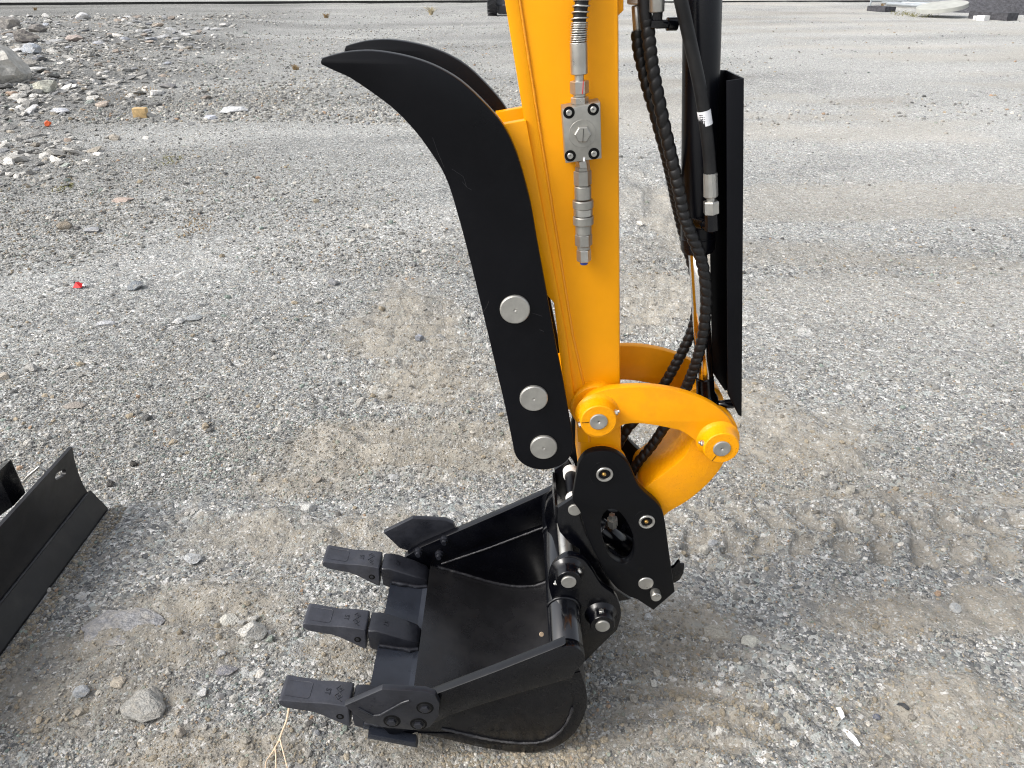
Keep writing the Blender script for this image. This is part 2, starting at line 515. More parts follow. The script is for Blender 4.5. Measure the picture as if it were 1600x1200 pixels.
def gh(x, y):
    x = np.asarray(x, float); y = np.asarray(y, float)
    near = 1 - sstep(4, 12, y)
    z = 0.05 * fbm(x, y, 0.35, 1, 3) * sstep(2.5, 8, y) + 0.018 * fbm(x, y, 1.6, 2, 4) + near * 0.010 * fbm(x, y, 9, 3, 4, 0.6)
    sm = sand_mask(x, y)
    z += near * sm * (0.034 * (np.abs(fbm(x, y, 6.5, 8, 3)) - 0.12) + .010 * fbm(x, y, 24, 9, 3, .6))
    z += near * (1 - sm) * 0.004 * fbm(x, y, 60, 12, 2)
    p, e, t = pads(x, y)
    z += e * 0.005 - p * 0.024 * np.clip(.75 + 1.2 * fbm(x, y, 5, 58, 2), .1, 1.3) + 0.006 * e * (1 - p) * fbm(x, y, 40, 23, 2) * 2
    rh, rk = ridges(x, y)
    z += rh
    a, ae = arcs(x, y)
    z += 0.017 * (a - 0.3) * ae
    # lumps of wet sand left of the bucket
    for (u, v, a_, b_, hh) in [(430, 812, 70, 22, .03), (500, 840, 70, 20, .026), (560, 820, 60, 16, .02), (350, 800, 60, 20, .02), (350, 935, 60, 26, .022), (250, 1000, 90, 30, .018),
                               (1240, 665, 60, 22, .03), (1290, 720, 80, 30, .025), (1350, 690, 90, 30, .025), (1430, 745, 90, 24, .02), (960, 1000, 60, 40, .02), (1000, 1060, 80, 30, .02)]:
        d = blob(x, y, u, v, a_, b_) + 0.5 * fbm(x, y, 8, int(u), 3)
        z += hh * (1 - sstep(0.2, 1.1, d))
    # the left rubble rises gently
    z += 0.25 * sstep(-5.0, -9.5, x) * sstep(7, 10, y) * (1 - sstep(22, 30, y))
    # pressed flat under bucket and blade
    bk = (1 - sstep(0.16, 0.5, np.sqrt(((x - 0.02) / 1.1) ** 2 + ((y - 1.40) / 1.5) ** 2)))
    z = z * (1 - bk) + bk * 0.004
    bl = (1 - sstep(0.03, 0.12, np.abs(x + 1.36))) * (1 - sstep(2.0, 2.2, y))
    z = z * (1 - bl) + bl * (-0.002)
    return z
def axis_grid(a, b, step, lo, hi, g=1.055):
    xs = list(np.arange(a, b + 1e-6, step))
    d, x = step, xs[-1]
    while x < hi:
        d *= g; x += d; xs.append(x)
    d, x = step, xs[0]
    while x > lo:
        d *= g; x -= d; xs.insert(0, x)
    return np.array(xs)
gx = axis_grid(-2.0, 2.0, 0.0085, -420, 420, 1.06)
gy = axis_grid(0.75, 3.0, 0.0085, -420, 700, 1.032)
GX, GY = np.meshgrid(gx, gy)
GZ = gh(GX, GY)
nx, ny = len(gx), len(gy)
gm = bpy.data.meshes.new('ground')
gm.vertices.add(nx * ny)
gm.vertices.foreach_set('co', np.stack([GX, GY, GZ], -1).astype(np.float32).ravel())
idx = np.arange(nx * ny).reshape(ny, nx)
quads = np.stack([idx[:-1, :-1], idx[:-1, 1:], idx[1:, 1:], idx[1:, :-1]], -1).reshape(-1, 4)
gm.loops.add(quads.size)
gm.loops.foreach_set('vertex_index', quads.ravel().astype(np.int32))
gm.polygons.add(len(quads))
gm.polygons.foreach_set('loop_start', np.arange(0, quads.size, 4, dtype=np.int32))
gm.update(calc_edges=True)
pd_, pe_, _t = pads(GX, GY)
ar_, ae_ = arcs(GX, GY)
SM = sand_mask(GX, GY)
SM = np.clip(np.maximum(SM * (1 - 0.75 * pe_ * (1 - pd_)), pd_ * 0.95) - 0.6 * ar_ * ae_, 0, 1)
sa = gm.attributes.new('sand', 'FLOAT', 'POINT')
sa.data.foreach_set('value', SM.astype(np.float32).ravel())
# dry, dusty, paler ground far off and to the right; darker damp fines near
TONE = 0.12 * sstep(2.0, 9.0, GY) * sstep(-3.5, 2.0, GX - 0.05 * GY) + 0.02 * sstep(2, 8, GY) + 0.10 * sstep(2.3, 3.6, GY + 1.4 * (GX - 1.0)) * sstep(0.3, 1.2, GX)
TONE += 0.42 * fbm(GX * 0.25 + GY * 0.10, GY * 1.1 - 0.25 * GX, 0.9, 201, 4) * sstep(2.5, 5, GY) + 0.10 * fbm(GX, GY, 1.3, 207, 3)
TONE -= 0.28 * sstep(-2.6, -6.0, GX + 0.16 * (GY - 9)) * sstep(5.5, 8.0, GY + 0.35 * GX + 2.6)  # ground under the rubble painted darker as shade in the gaps between stones
TONE -= 0.20 * (1 - sstep(0.5, 1.1, blob(GX, GY, 90, 1050, 330, 130)))
ta = gm.attributes.new('tone', 'FLOAT', 'POINT')
ta.data.foreach_set('value', TONE.astype(np.float32).ravel())
gm.polygons.foreach_set('use_smooth', np.ones(len(quads), dtype=bool))

def ground_material():
    m = bpy.data.materials.new('gravel_ground')
    m.use_nodes = True
    N, L = m.node_tree.nodes, m.node_tree.links
    bs = N["Principled BSDF"]
    bs.inputs["Roughness"].default_value = 0.9
    bs.inputs["Specular IOR Level"].default_value = 0.25
    geo = N.new("ShaderNodeNewGeometry")
    pos = geo.outputs["Position"]
    # warp so that cells are irregular
    nz = N.new("ShaderNodeTexNoise"); nz.inputs["Scale"].default_value = 60; nz.inputs["Detail"].default_value = 3
    L.new(pos, nz.inputs["Vector"])
    sub = N.new("ShaderNodeVectorMath"); sub.operation = 'MULTIPLY_ADD'
    sub.inputs[1].default_value = (0.012, 0.012, 0.012)
    L.new(nz.outputs["Color"], sub.inputs[0]); L.new(pos, sub.inputs[2])
    wp = sub.outputs[0]
    def vor(scale):
        v = N.new("ShaderNodeTexVoronoi")
        v.inputs["Scale"].default_value = scale
        v.inputs["Randomness"].default_value = 1.0
        L.new(wp, v.inputs["Vector"])
        return v
    def noise(scale, detail=4, r=0.6):
        t = N.new("ShaderNodeTexNoise"); t.inputs["Scale"].default_value = scale; t.inputs["Detail"].default_value = detail
        t.inputs["Roughness"].default_value = r
        L.new(pos, t.inputs["Vector"]); return t
    def math_(op, a, b=None, c=None, clamp=False):
        n = N.new("ShaderNodeMath"); n.operation = op; n.use_clamp = clamp
        for i, k in enumerate((a, b, c)):
            if k is None: continue
            if isinstance(k, (int, float)): n.inputs[i].default_value = k
            else: L.new(k, n.inputs[i])
        return n.outputs[0]
    def mix(f, a, b, mode='MIX'):
        n = N.new("ShaderNodeMix"); n.data_type = 'RGBA'; n.blend_type = mode
        for s, k in (("Factor", f), ("A", a), ("B", b)):
            if isinstance(k, (int, float)): n.inputs[s].default_value = k
            elif isinstance(k, tuple): n.inputs[s].default_value = (*k, 1)
            else: L.new(k, n.inputs[s])
        return n.outputs["Result"]
    def ramp(f, stops):
        r = N.new("ShaderNodeValToRGB"); r.color_ramp.interpolation = 'LINEAR'
        e = r.color_ramp.elements
        while len(e) < len(stops): e.new(0.5)
        for k, (p, c) in zip(e, stops): k.position = p; k.color = (*c, 1)
        L.new(f, r.inputs[0]); return r.outputs[0]
    stones = [(0.0, (0.075, 0.078, 0.08)), (0.22, (0.17, 0.175, 0.175)), (0.45, (0.25, 0.25, 0.245)), (0.6, (0.31, 0.285, 0.245)), (0.75, (0.30, 0.33, 0.32)), (0.9, (0.46, 0.455, 0.44)), (1.0, (0.66, 0.65, 0.63))]
    v1, v2, v3, v4 = vor(170), vor(75), vor(26), vor(9)
    def cellr(v):
        sp = N.new("ShaderNodeSeparateColor"); L.new(v.outputs["Color"], sp.inputs[0]); return sp.outputs[0]
    c1, c2, c3, c4 = (ramp(cellr(v), stones) for v in (v1, v2, v3, v4))
    m12 = mix(math_('GREATER_THAN', noise(34, 3).outputs["Fac"], 0.5), c1, c2)
    m3 = mix(math_('MULTIPLY', math_('GREATER_THAN', noise(12, 3).outputs["Fac"], 0.60), 0.8), m12, c3)
    m4 = mix(math_('MULTIPLY', math_('GREATER_THAN', noise(4, 3).outputs["Fac"], 0.64), 0.45), m3, c4)
    att = N.new("ShaderNodeAttribute"); att.attribute_name = 'sand'
    ton = N.new("ShaderNodeAttribute"); ton.attribute_name = 'tone'
    sandc = mix(noise(160, 5, 0.8).outputs["Fac"], (0.20, 0.182, 0.150), (0.43, 0.402, 0.348))
    sandc = mix(math_('MULTIPLY', noise(7, 4).outputs["Fac"], 0.55), sandc, (0.27, 0.242, 0.198))
    # fines between stones: only some cells stay visible in the sand
    keep = math_('GREATER_THAN', cellr(v1), 0.78)
    sf = math_('MULTIPLY', att.outputs["Fac"], math_('SUBTRACT', 1.0, math_('MULTIPLY', keep, 0.55)))
    brk = noise(28, 5, 0.75)
    sf2 = math_('MULTIPLY_ADD', math_('SUBTRACT', brk.outputs["Fac"], 0.5), 2.0, math_('MULTIPLY', sf, 0.85), True)
    sf3 = math_('MULTIPLY', sf2, math_('GREATER_THAN', att.outputs["Fac"], 0.03))
    sf4 = math_('MAXIMUM', sf3, math_('MULTIPLY', math_('GREATER_THAN', noise(19, 5, 0.7).outputs["Fac"], 0.62), 0.4))
    colr = mix(sf4, m4, sandc)
    tone = math_('ADD', 1.06, ton.outputs["Fac"])
    tv = N.new("ShaderNodeVectorMath"); tv.operation = 'SCALE'
    L.new(colr, tv.inputs[0]); L.new(tone, tv.inputs["Scale"])
    pale = mix(math_('MULTIPLY', ton.outputs["Fac"], 0.55, clamp=True), tv.outputs[0], (0.47, 0.46, 0.44))
    L.new(pale, bs.inputs["Base Color"])
    # relief
    def inv(v, k):
        return math_('MULTIPLY', math_('SUBTRACT', 1.0, v.outputs["Distance"]), k)
    h = math_('ADD', inv(v1, 0.5), inv(v2, 0.9))
    h = math_('ADD', h, inv(v3, 1.3))
    h = math_('MULTIPLY', h, math_('SUBTRACT', 1.0, math_('MULTIPLY', sf4, 0.75)))
    h = math_('ADD', h, math_('MULTIPLY', noise(110, 6, 0.7).outputs["Fac"], 1.2))
    bp = N.new("ShaderNodeBump"); bp.inputs["Strength"].default_value = 0.9; bp.inputs["Distance"].default_value = 0.006
    L.new(h, bp.inputs["Height"]); L.new(bp.outputs[0], bs.inputs["Normal"])
    return m
gm.materials.append(ground_material())
ground = link('ground', gm)
ground["kind"] = "structure"
ground["label"] = "gravel yard of grey crushed stone and tan sand with track prints"

# ---------------------------------------------------------------- loose gravel (one object, instances)
def rock_mesh(name, seed, sub=2, cuts=9, flat=(1, 1, 0.7), rough=0.06, m=None):
    rr = random.Random(seed)
    bm = bmesh.new()
    bmesh.ops.create_icosphere(bm, subdivisions=sub, radius=1.0)
    planes = []
    for k in range(cuts):
        n = Vector((rr.gauss(0, 1), rr.gauss(0, 1), rr.gauss(0, 1))).normalized()
        planes.append((n, rr.uniform(0.5, 0.86)))
    off = [rr.random() * 50 for _ in range(3)]
    for v in bm.verts:
        for n, d in planes:
            k = v.co.dot(n) - d
            if k > 0: v.co -= n * k
        q = v.co * 3
        v.co *= 1 + rough * (math.sin(q.x * 2.1 + off[0]) * math.sin(q.y * 2.7 + off[1]) + math.sin(q.z * 3.3 + q.x * 1.3 + off[2]) * 0.6)
        v.co = Vector((v.co.x * flat[0], v.co.y * flat[1], v.co.z * flat[2]))
    me = bpy.data.meshes.new(name)
    bm.to_mesh(me)
    bm.free()
    finish(me, m, 24)
    return me
def rock_material(name, instanced):
    m = bpy.data.materials.new(name)
    m.use_nodes = True
    N, L = m.node_tree.nodes, m.node_tree.links
    bs = N["Principled BSDF"]
    bs.inputs["Roughness"].default_value = 0.85
    bs.inputs["Specular IOR Level"].default_value = 0.25
    if instanced:
        a = N.new("ShaderNodeAttribute"); a.attribute_type = 'INSTANCER'; a.attribute_name = 'tint'
        base = a.outputs["Color"]
    else:
        a = N.new("ShaderNodeObjectInfo"); base = a.outputs["Color"]
    tc = N.new("ShaderNodeTexCoord")
    t = N.new("ShaderNodeTexNoise"); t.inputs["Scale"].default_value = 2.6 if instanced else 3.5; t.inputs["Detail"].default_value = 6; t.inputs["Roughness"].default_value = 0.7
    L.new(tc.outputs["Object"], t.inputs["Vector"])
    mr = N.new("ShaderNodeMapRange"); mr.inputs[1].default_value = 0.25; mr.inputs[2].default_value = 0.75; mr.inputs[3].default_value = 0.5; mr.inputs[4].default_value = 1.5
    L.new(t.outputs["Fac"], mr.inputs[0])
    sc = N.new("ShaderNodeVectorMath"); sc.operation = 'SCALE'
    L.new(base, sc.inputs[0]); L.new(mr.outputs[0], sc.inputs["Scale"])
    if instanced:
        L.new(sc.outputs[0], bs.inputs["Base Color"])
    else:
        t3 = N.new("ShaderNodeTexNoise"); t3.inputs["Scale"].default_value = 2.2; t3.inputs["Detail"].default_value = 8; t3.inputs["Roughness"].default_value = 0.75
        L.new(tc.outputs["Object"], t3.inputs["Vector"])
        m3 = N.new("ShaderNodeMapRange"); m3.inputs[1].default_value = 0.46; m3.inputs[2].default_value = 0.64; m3.inputs[3].default_value = 0.0; m3.inputs[4].default_value = 0.65
        L.new(t3.outputs["Fac"], m3.inputs[0])
        mx = N.new("ShaderNodeMix"); mx.data_type = 'RGBA'; mx.inputs["B"].default_value = (0.40, 0.37, 0.32, 1)
        L.new(m3.outputs[0], mx.inputs["Factor"]); L.new(sc.outputs[0], mx.inputs["A"]); L.new(mx.outputs["Result"], bs.inputs["Base Color"])
    bp = N.new("ShaderNodeBump"); bp.inputs["Strength"].default_value = 0.5; bp.inputs["Distance"].default_value = 0.06
    t2 = N.new("ShaderNodeTexNoise"); t2.inputs["Scale"].default_value = 7; t2.inputs["Detail"].default_value = 5
    L.new(tc.outputs["Object"], t2.inputs["Vector"]); L.new(t2.outputs["Fac"], bp.inputs["Height"]); L.new(bp.outputs[0], bs.inputs["Normal"])
    return m
M['pebble'] = rock_material('gravel_stone', True)
M['rock'] = rock_material('rock_stone', False)

PAL = np.array([(0.11, 0.112, 0.116), (0.185, 0.188, 0.19), (0.22, 0.225, 0.225), (0.28, 0.28, 0.275), (0.33, 0.33, 0.32), (0.42, 0.415, 0.40), (0.56, 0.55, 0.53),
                (0.31, 0.27, 0.21), (0.38, 0.33, 0.26), (0.21, 0.255, 0.24), (0.28, 0.34, 0.315), (0.36, 0.26, 0.19), (0.20, 0.215, 0.245)])
W_GREY = np.array([.07, .10, .14, .15, .14, .13, .11, .05, .04, .03, .02, .01, .01])
W_SAND = np.array([.04, .07, .13, .14, .12, .09, .05, .14, .12, .03, .02, .03, .02])
W_TEAL = np.array([.07, .11, .14, .14, .11, .09, .06, .04, .02, .10, .08, .01, .03])
W_BLUE = np.array([.04, .09, .14, .16, .17, .15, .13, .03, .02, .01, .01, .02, .03])
def scatter(n, y0, y1, s0, s1, keep, pw=2.0):
    """n candidate stones between distances y0 and y1; keep(x, y, sand) -> chance"""
    q = rng.random(n)
    y = 1.0 / (1.0 / y0 + q * (1.0 / y1 - 1.0 / y0)) if y1 / y0 > 1.7 else y0 + q * (y1 - y0)
    half = (y * _c + CAM_H * _s) * 0.69 + 0.35
    x = (rng.random(n) * 2 - 1) * half
    sm = sand_mask(x, y)
    k = rng.random(n) < keep(x, y, sm)
    x, y, sm = x[k], y[k], sm[k]
    s = s0 + (s1 - s0) * rng.random(len(x)) ** pw
    return x, y, s, sm
def k_near(x, y, sm):
    p, e, t = pads(x, y)
    a, ae = arcs(x, y)
    d = 0.95 - 0.60 * sm
    d = d * (1 - 0.85 * p) + 0.5 * e * (1 - p) + 0.5 * a * ae
    return np.clip(d * (0.75 + 0.9 * fbm(x, y, 3.0, 301, 3)), 0.03, 1)
def k_mid(x, y, sm):
    d = (0.78 - 0.45 * sm) * (1 - 0.55 * sstep(0.2, 1.5, x) * sstep(2.2, 3.5, y))
    return np.clip(d * (0.7 + 1.2 * fbm(x, y, 1.2, 311, 3)), 0.02, 1)
def k_far(x, y, sm):
    left = sstep(1.5, -4.0, x - 0.02 * y)
    return np.clip((0.10 + 0.75 * left) * (0.6 + 1.5 * fbm(x, y, 0.5, 321, 3)) * (1 - 0.6 * sm), 0.0, 1)
def k_rubble(x, y, sm):
    e = sstep(-3.3, -7.2, x + 0.16 * (y - 9)) * sstep(5.5, 8.0, y + 0.35 * x + 2.6)
    return np.clip(e * (0.7 + 1.2 * fbm(x, y, 0.6, 331, 3)), 0, 1)
def k_clod(x, y, sm):
    p, e, t = pads(x, y)
    return np.clip((sm * 1.1 - .1) * (1 - .8 * p) * (0.55 + 1.5 * fbm(x, y, 4.0, 341, 3)), 0, 1)
LAYERS = [(130000, 0.72, 2.4, .0015, .0036, k_near, 1.5), (18000, 0.72, 2.8, .003, .0065, k_near, 2.0), (1700, 0.75, 3.0, .006, .013, k_near, 2.5),
          (60000, 0.72, 3.4, .0016, .0048, k_clod, 1.8), (3500, 0.72, 3.6, .004, .012, k_clod, 2.2),
          (120000, 2.1, 4.8, .0024, .0055, k_mid, 1.6), (7000, 2.2, 5.5, .005, .011, k_mid, 2.2), (600, 2.4, 6.5, .011, .024, k_mid, 2.5),
          (120000, 4.2, 12.0, .0050, .011, k_far, 1.6), (4500, 4.5, 14.0, .010, .028, k_far, 2.4),
          (40000, 9.0, 33.0, .012, .030, k_far, 1.8), (48000, 6.0, 30.0, .018, .055, k_rubble, 1.8), (4500, 7.0, 28.0, .045, .12, k_rubble, 2.2)]
BUCKET_NEAR = 1.125
xs, ys, ss, sms, cl = [], [], [], [], []
for lay in LAYERS:
    x, y, s, sm = scatter(*lay)
    xs.append(x); ys.append(y); ss.append(s); sms.append(sm)
    cl.append(np.full(len(x), 1.0 if lay[5] is k_clod else 2.0 if lay[5] is k_rubble else 0.0))
def extra(x, y, s):
    xs.append(x); ys.append(y); ss.append(s); sms.append(sand_mask(x, y)); cl.append(np.where(rng.random(len(x)) < .35, 1.0, 0.0))
k_ = 5200
extra(-1.338 + np.abs(rng.normal(0, .022, k_)), rng.uniform(.9, 2.06, k_), .0018 + .006 * rng.random(k_) ** 2.2)
k_ = 2600
ex = rng.uniform(-.16, .17, k_)
extra(ex, BUCKET_NEAR - np.abs(rng.normal(0, .018, k_)) + .012, .0018 + .006 * rng.random(k_) ** 2.2)
k_ = 1800
extra(.125 + np.abs(rng.normal(0, .03, k_)), rng.uniform(1.13, 1.67, k_), .0018 + .006 * rng.random(k_) ** 2.2)
X, Y_, S, SMK, CL = map(np.concatenate, (xs, ys, ss, sms, cl))
Z = gh(X, Y_)
n = len(X)
flatv = np.where(CL == 2, 0.22 + 0.35 * rng.random(n), 0.45 + 0.5 * rng.random(n))
scl = np.stack([S * (0.75 + (0.6 + .5 * (CL == 2)) * rng.random(n)), S * (0.75 + 0.5 * rng.random(n)), S * flatv], -1)
rot = np.stack([(rng.random(n) - 0.5) * 0.9, (rng.random(n) - 0.5) * 0.9, rng.random(n) * 6.283], -1)
teal = np.maximum(1 - sstep(0.4, 1.1, blob(X, Y_, 430, 1130, 170, 90)), 1 - sstep(0.4, 1.1, blob(X, Y_, 430, 720, 330, 110)))
blue = sstep(6, 10, Y_) * sstep(1.0, -3.0, X)
def pick(w, k):
    return rng.choice(len(PAL), size=k, p=w / w.sum())
ti = pick(W_GREY, n)
r_ = rng.random(n)
for msk, w in ((r_ < SMK, W_SAND), (r_ < teal * 0.8, W_TEAL), (r_ < blue, W_BLUE)):
    ti[msk] = pick(w, int(msk.sum()))
tint = PAL[ti] * (0.8 + 0.4 * rng.random(n))[:, None]
clod = CL == 1
ctint = np.array([.30, .270, .220]) * (0.75 + 0.6 * rng.random(n))[:, None]
tint[clod] = ctint[clod]
tint = tint * (1 - .35 * SMK[:, None]) + .35 * SMK[:, None] * np.array([.34, .30, .24])
g_ = tint[CL == 2].mean(1, keepdims=True)
tint[CL == 2] = (g_ + (tint[CL == 2] - g_) * .5) * 1.12
tint *= np.array([1.09, 1.06, 1.00])
tint *= (1 + 0.06 * sstep(2.5, 9, Y_) * sstep(-2.5, 2, X) - 0.04 * sstep(2, 4, Y_))[:, None]
pm = bpy.data.meshes.new('gravel')
pm.vertices.add(n)
pm.vertices.foreach_set('co', np.stack([X, Y_, Z + scl[:, 2] * 0.30], -1).astype(np.float32).ravel())
for nm, ty, arr, key in (('rot', 'FLOAT_VECTOR', rot, 'vector'), ('scl', 'FLOAT_VECTOR', scl, 'vector'), ('pick', 'INT', rng.integers(0, 10, n), 'value')):
    at_ = pm.attributes.new(nm, ty, 'POINT')
    at_.data.foreach_set(key, arr.astype(np.int32 if ty == 'INT' else np.float32).ravel())
at_ = pm.attributes.new('tint', 'FLOAT_COLOR', 'POINT')
at_.data.foreach_set('color', np.concatenate([tint, np.ones((n, 1))], 1).astype(np.float32).ravel())
pm.update()
gravel = link('gravel', pm)
gravel["kind"] = "stuff"
gravel["label"] = "loose grey and tan crushed stones strewn over the yard"
stone_col = bpy.data.collections.new('gravel_stones')
for k in range(10):
    me = rock_mesh('gravel_stone', 500 + k, 1, 7, (1, 1, 1), 0.05, M['pebble'])
    me.shade_flat()
    stone_col.objects.link(bpy.data.objects.new('gravel_stone', me))
ng = bpy.data.node_groups.new('gravel_spread', 'GeometryNodeTree')
ng.interface.new_socket('Geometry', in_out='INPUT', socket_type='NodeSocketGeometry')
ng.interface.new_socket('Geometry', in_out='OUTPUT', socket_type='NodeSocketGeometry')
gi, go = ng.nodes.new('NodeGroupInput'), ng.nodes.new('NodeGroupOutput')
m2p = ng.nodes.new('GeometryNodeMeshToPoints')
iop = ng.nodes.new('GeometryNodeInstanceOnPoints')
ci = ng.nodes.new('GeometryNodeCollectionInfo')
ci.inputs['Collection'].default_value = stone_col
ci.inputs['Separate Children'].default_value = True
ci.inputs['Reset Children'].default_value = True
iop.inputs['Pick Instance'].default_value = True
def nattr(nm, ty):
    a = ng.nodes.new('GeometryNodeInputNamedAttribute')
    a.data_type = ty
    a.inputs['Name'].default_value = nm
    return a.outputs['Attribute']
e2r = ng.nodes.new('FunctionNodeEulerToRotation')
ng.links.new(nattr('rot', 'FLOAT_VECTOR'), e2r.inputs[0])
ng.links.new(gi.outputs[0], m2p.inputs['Mesh'])
ng.links.new(m2p.outputs[0], iop.inputs['Points'])
ng.links.new(ci.outputs[0], iop.inputs['Instance'])
ng.links.new(nattr('pick', 'INT'), iop.inputs['Instance Index'])
ng.links.new(e2r.outputs[0], iop.inputs['Rotation'])
ng.links.new(nattr('scl', 'FLOAT_VECTOR'), iop.inputs['Scale'])
ng.links.new(iop.outputs[0], go.inputs[0])
gravel.modifiers.new('spread', 'NODES').node_group = ng

# ================================================================= the arm
YC = 1.39
STN, STF = 1.325, 1.455            # stick side faces
arm = thing('excavator', 'yellow excavator arm hanging over the bucket with black thumb and hoses', 'excavator', (0.19, YC, 0.60))

# --- stick
s_left = [at(791, -40, STN), at(821, 185, STN), at(877, 520, STN), at(903, 640, STN), at(908, 742, STN)]
def up(p, q, z):                     # run the edge q -> p on up to height z
    k = (z - q[1]) / (p[1] - q[1])
    return (q[0] + (p[0] - q[0]) * k, z)
lt = up(at(791, 0, STN), at(821, 185, STN), 2.05)
rt = up(at(967, 0, STN), at(969.5, 555, STN), 2.05)
outline = [lt, at(821, 185, STN), at(877, 520, STN), at(900, 620, STN), at(906, 700, STN)] + \
          [(at(940, 738, STN)[0] + 0.047 * math.cos(a), at(940, 738, STN)[1] + 0.047 * math.sin(a)) for a in np.linspace(math.pi * 1.05, math.pi * 1.95, 12)] + \
          [at(971, 700, STN), at(969.5, 555, STN), rt]
stick = prism('stick', outline, STN, STF, M['yellow'], arm, 0.007)
# front web plate standing a little proud along the edge, and its weld
web = [lt, at(821, 185, STN), at(877, 520, STN), at(900, 620, STN), at(905, 690, STN)]
web_in = [(x + 0.019, z) for x, z in web]
wp_ = [(x - 0.0025, z) for x, z in web] + web_in[::-1]
prism('front_plate', wp_, STN - 0.0035, STF + 0.0035, M['yellow'], stick, 0.0025)
bead('weld_bead', [(x + 0.0205, STN - 0.0005, z) for x, z in web], 0.0026, M['weld_y'], stick, 3, 0.22)
gs = P([(950, -60), (974, -60), (974, 16), (966, 24), (955, 10)], 1.345)
prism('gusset', gs, 1.34, 1.44, M['yellow_cast'], stick, 0.003)
# boss ring that carries the side link
lx, lz = at(936, 645, 1.305)
def ring(name, cx, cz, y0, y1, r0, r1, m, parent, n=36):
    L_ = y1 - y0
    return lathe(name, (cx, y0, cz), (0, 1, 0), [(0, r0 - .0025), (.0025, r0), (L_ * .55, r0 + (r1 - r0) * .35), (L_ * .8, r0 + (r1 - r0) * .7), (L_, r1)], m, parent, n, angle=40)
pinL = at(935, 657, 1.262)
pinR = at(1127, 699, 1.262)
ring('pivot_collar', pinL[0], pinL[1], 1.3085, STN + 0.004, 0.050, 0.054, M['yellow_dirty'], stick)
ring('pivot_collar', pinL[0], pinL[1], STF - 0.004, STF + 0.0165, 0.050, 0.050, M['yellow_dirty'], stick)
lower = at(941, 728, STN)
ring('pivot_collar', at(944.5, 740.5, 1.29)[0], at(944.5, 740.5, 1.29)[1], 1.3125, STN + .004, 0.046, 0.050, M['yellow_dirty'], stick)

# --- thumb mounting bracket welded to the front of the stick
for y0 in (1.3150, 1.4450):
    br = prism('thumb_bracket', P([(772, 197), (822, 188), (884, 520), (900, 640), (885, 640), (866, 474), (857, 464), (820, 400)], 1.315), y0, y0 + 0.020, M['yellow'], arm, 0.0015)
bead('weld_bead', [Vector((at(821, 190, 1.3255)[0], 1.327, at(821, 190, 1.3255)[1])), Vector((at(879, 520, 1.3255)[0], 1.319, at(879, 520, 1.3255)[1]))], .003, M['weld_y'], br, 9)
cyl('bracket_boss', p3(884, 600, 1.34), p3(884, 600, 1.34) + Vector((0, .1, 0)), 0.022, M['yellow_dirty'], arm)

# --- thumb plates
TH = [(501, 94), (503, 91), (520, 86), (545, 81), (580, 79.5), (620, 85), (655, 94), (687, 107), (720, 127), (752, 156), (780, 187), (795, 211), (806, 236), (815, 263), (821, 285), (830, 322), (840, 380), (855, 462), (869, 540), (880, 595), (892, 665)]
TB = [(502, 101), (525, 112), (547, 122), (587, 149), (620, 175), (650, 207), (672, 237), (690, 265), (703, 295), (715, 335), (726, 375), (740, 430), (757, 500), (780, 597), (790, 640), (801, 693)]
TY = 1.275
bot = P([(892, 665), (896, 690), (893, 708), (886, 720), (873, 729), (850, 734.5), (828, 731), (812, 721), (804, 708), (801, 693)], TY)
th_out = smooth(P(TH[1:], TY), 3)[:-1] + smooth(bot, 3)[:-1] + smooth(P(TB[::-1], TY), 3) + [at(500.5, 97, TY)]
thumbs = []
for k, y0 in enumerate((TY, 1.468)):
    tp = prism('thumb_plate', th_out, y0, y0 + 0.022, M['black_satin'], arm, 0.0022)
    thumbs.append(tp)
    for (u, v, r) in ((804.5, 484.5, 23.5), (834, 623.5, 22), (849.5, 700, 21)):
        c = at(u, v, TY - .006)
        rr_ = r * dep((c[0], TY, c[1])) / 1200
        if k == 0:
            y1, y2, d = y0 - 0.007, y0 + .004, 1
        else:
            y1, y2, d = y0 + 0.029, y0 + .018, -1
        lathe('pin', (c[0], y1, c[1]), (0, d, 0), [(0.0012, .001), (0, .0028), (0, rr_ - .0018), (.0018, rr_), (.011, rr_)], M['pin'], tp, 36, angle=18)
for (u, v) in ((804.5, 484.5), (834, 623.5), (849.5, 700)):
    c = at(u, v, TY - .006)
    cyl('cross_pin', (c[0], TY + .018, c[1]), (c[0], 1.472, c[1]), .021, M['black_satin'], arm)
# scratches through the paint
for pts in ([(706, 264), (718, 272), (724, 276), (729, 292)], [(722, 284), (730, 293), (737, 297)], [(676, 215), (684, 238), (694, 262)], [(831, 489), (838, 491), (847, 494)], [(843, 515), (850, 518)], [(755, 488), (761, 478), (764, 470)]):
    tube('scratch', [p3(u, v, TY - .00005) for u, v in pts], 0.00022, M['weld'], thumbs[0], 5)

# --- side links (pair)
LT = [(905, 640), (911, 628), (925, 616), (947, 609), (970, 606), (1012, 605), (1052, 610), (1087, 620), (1115, 633), (1137, 651), (1149, 672), (1153, 690)]
LB = [(1147, 712), (1127, 722), (1105, 712), (1090, 692), (1067, 675), (1050, 670), (1025, 665), (1000, 662), (977, 663), (960, 672), (940, 684), (918, 680), (906, 662)]
link_out = smooth(P(LT + LB, 1.29), 3, True)
def clamp_boss(cx, cz, yface, yplate, parent, side):
    ln = abs(yplate - yface)
    lathe('boss', (cx, yface, cz), (0, side, 0), [(0, .0175), (0, .033), (.002, .035), (ln * .75, .0365), (ln * .9, .039), (ln, .043)], M['yellow_cast'], parent, 40, angle=40)
    lathe('pin', (cx, yface - side * .003, cz), (0, side, 0), [(0.003, .0008), (.0006, .0026), (0, .004), (0, .0155), (.0012, .0172), (.02, .0172)], M['pin'], parent, 32)
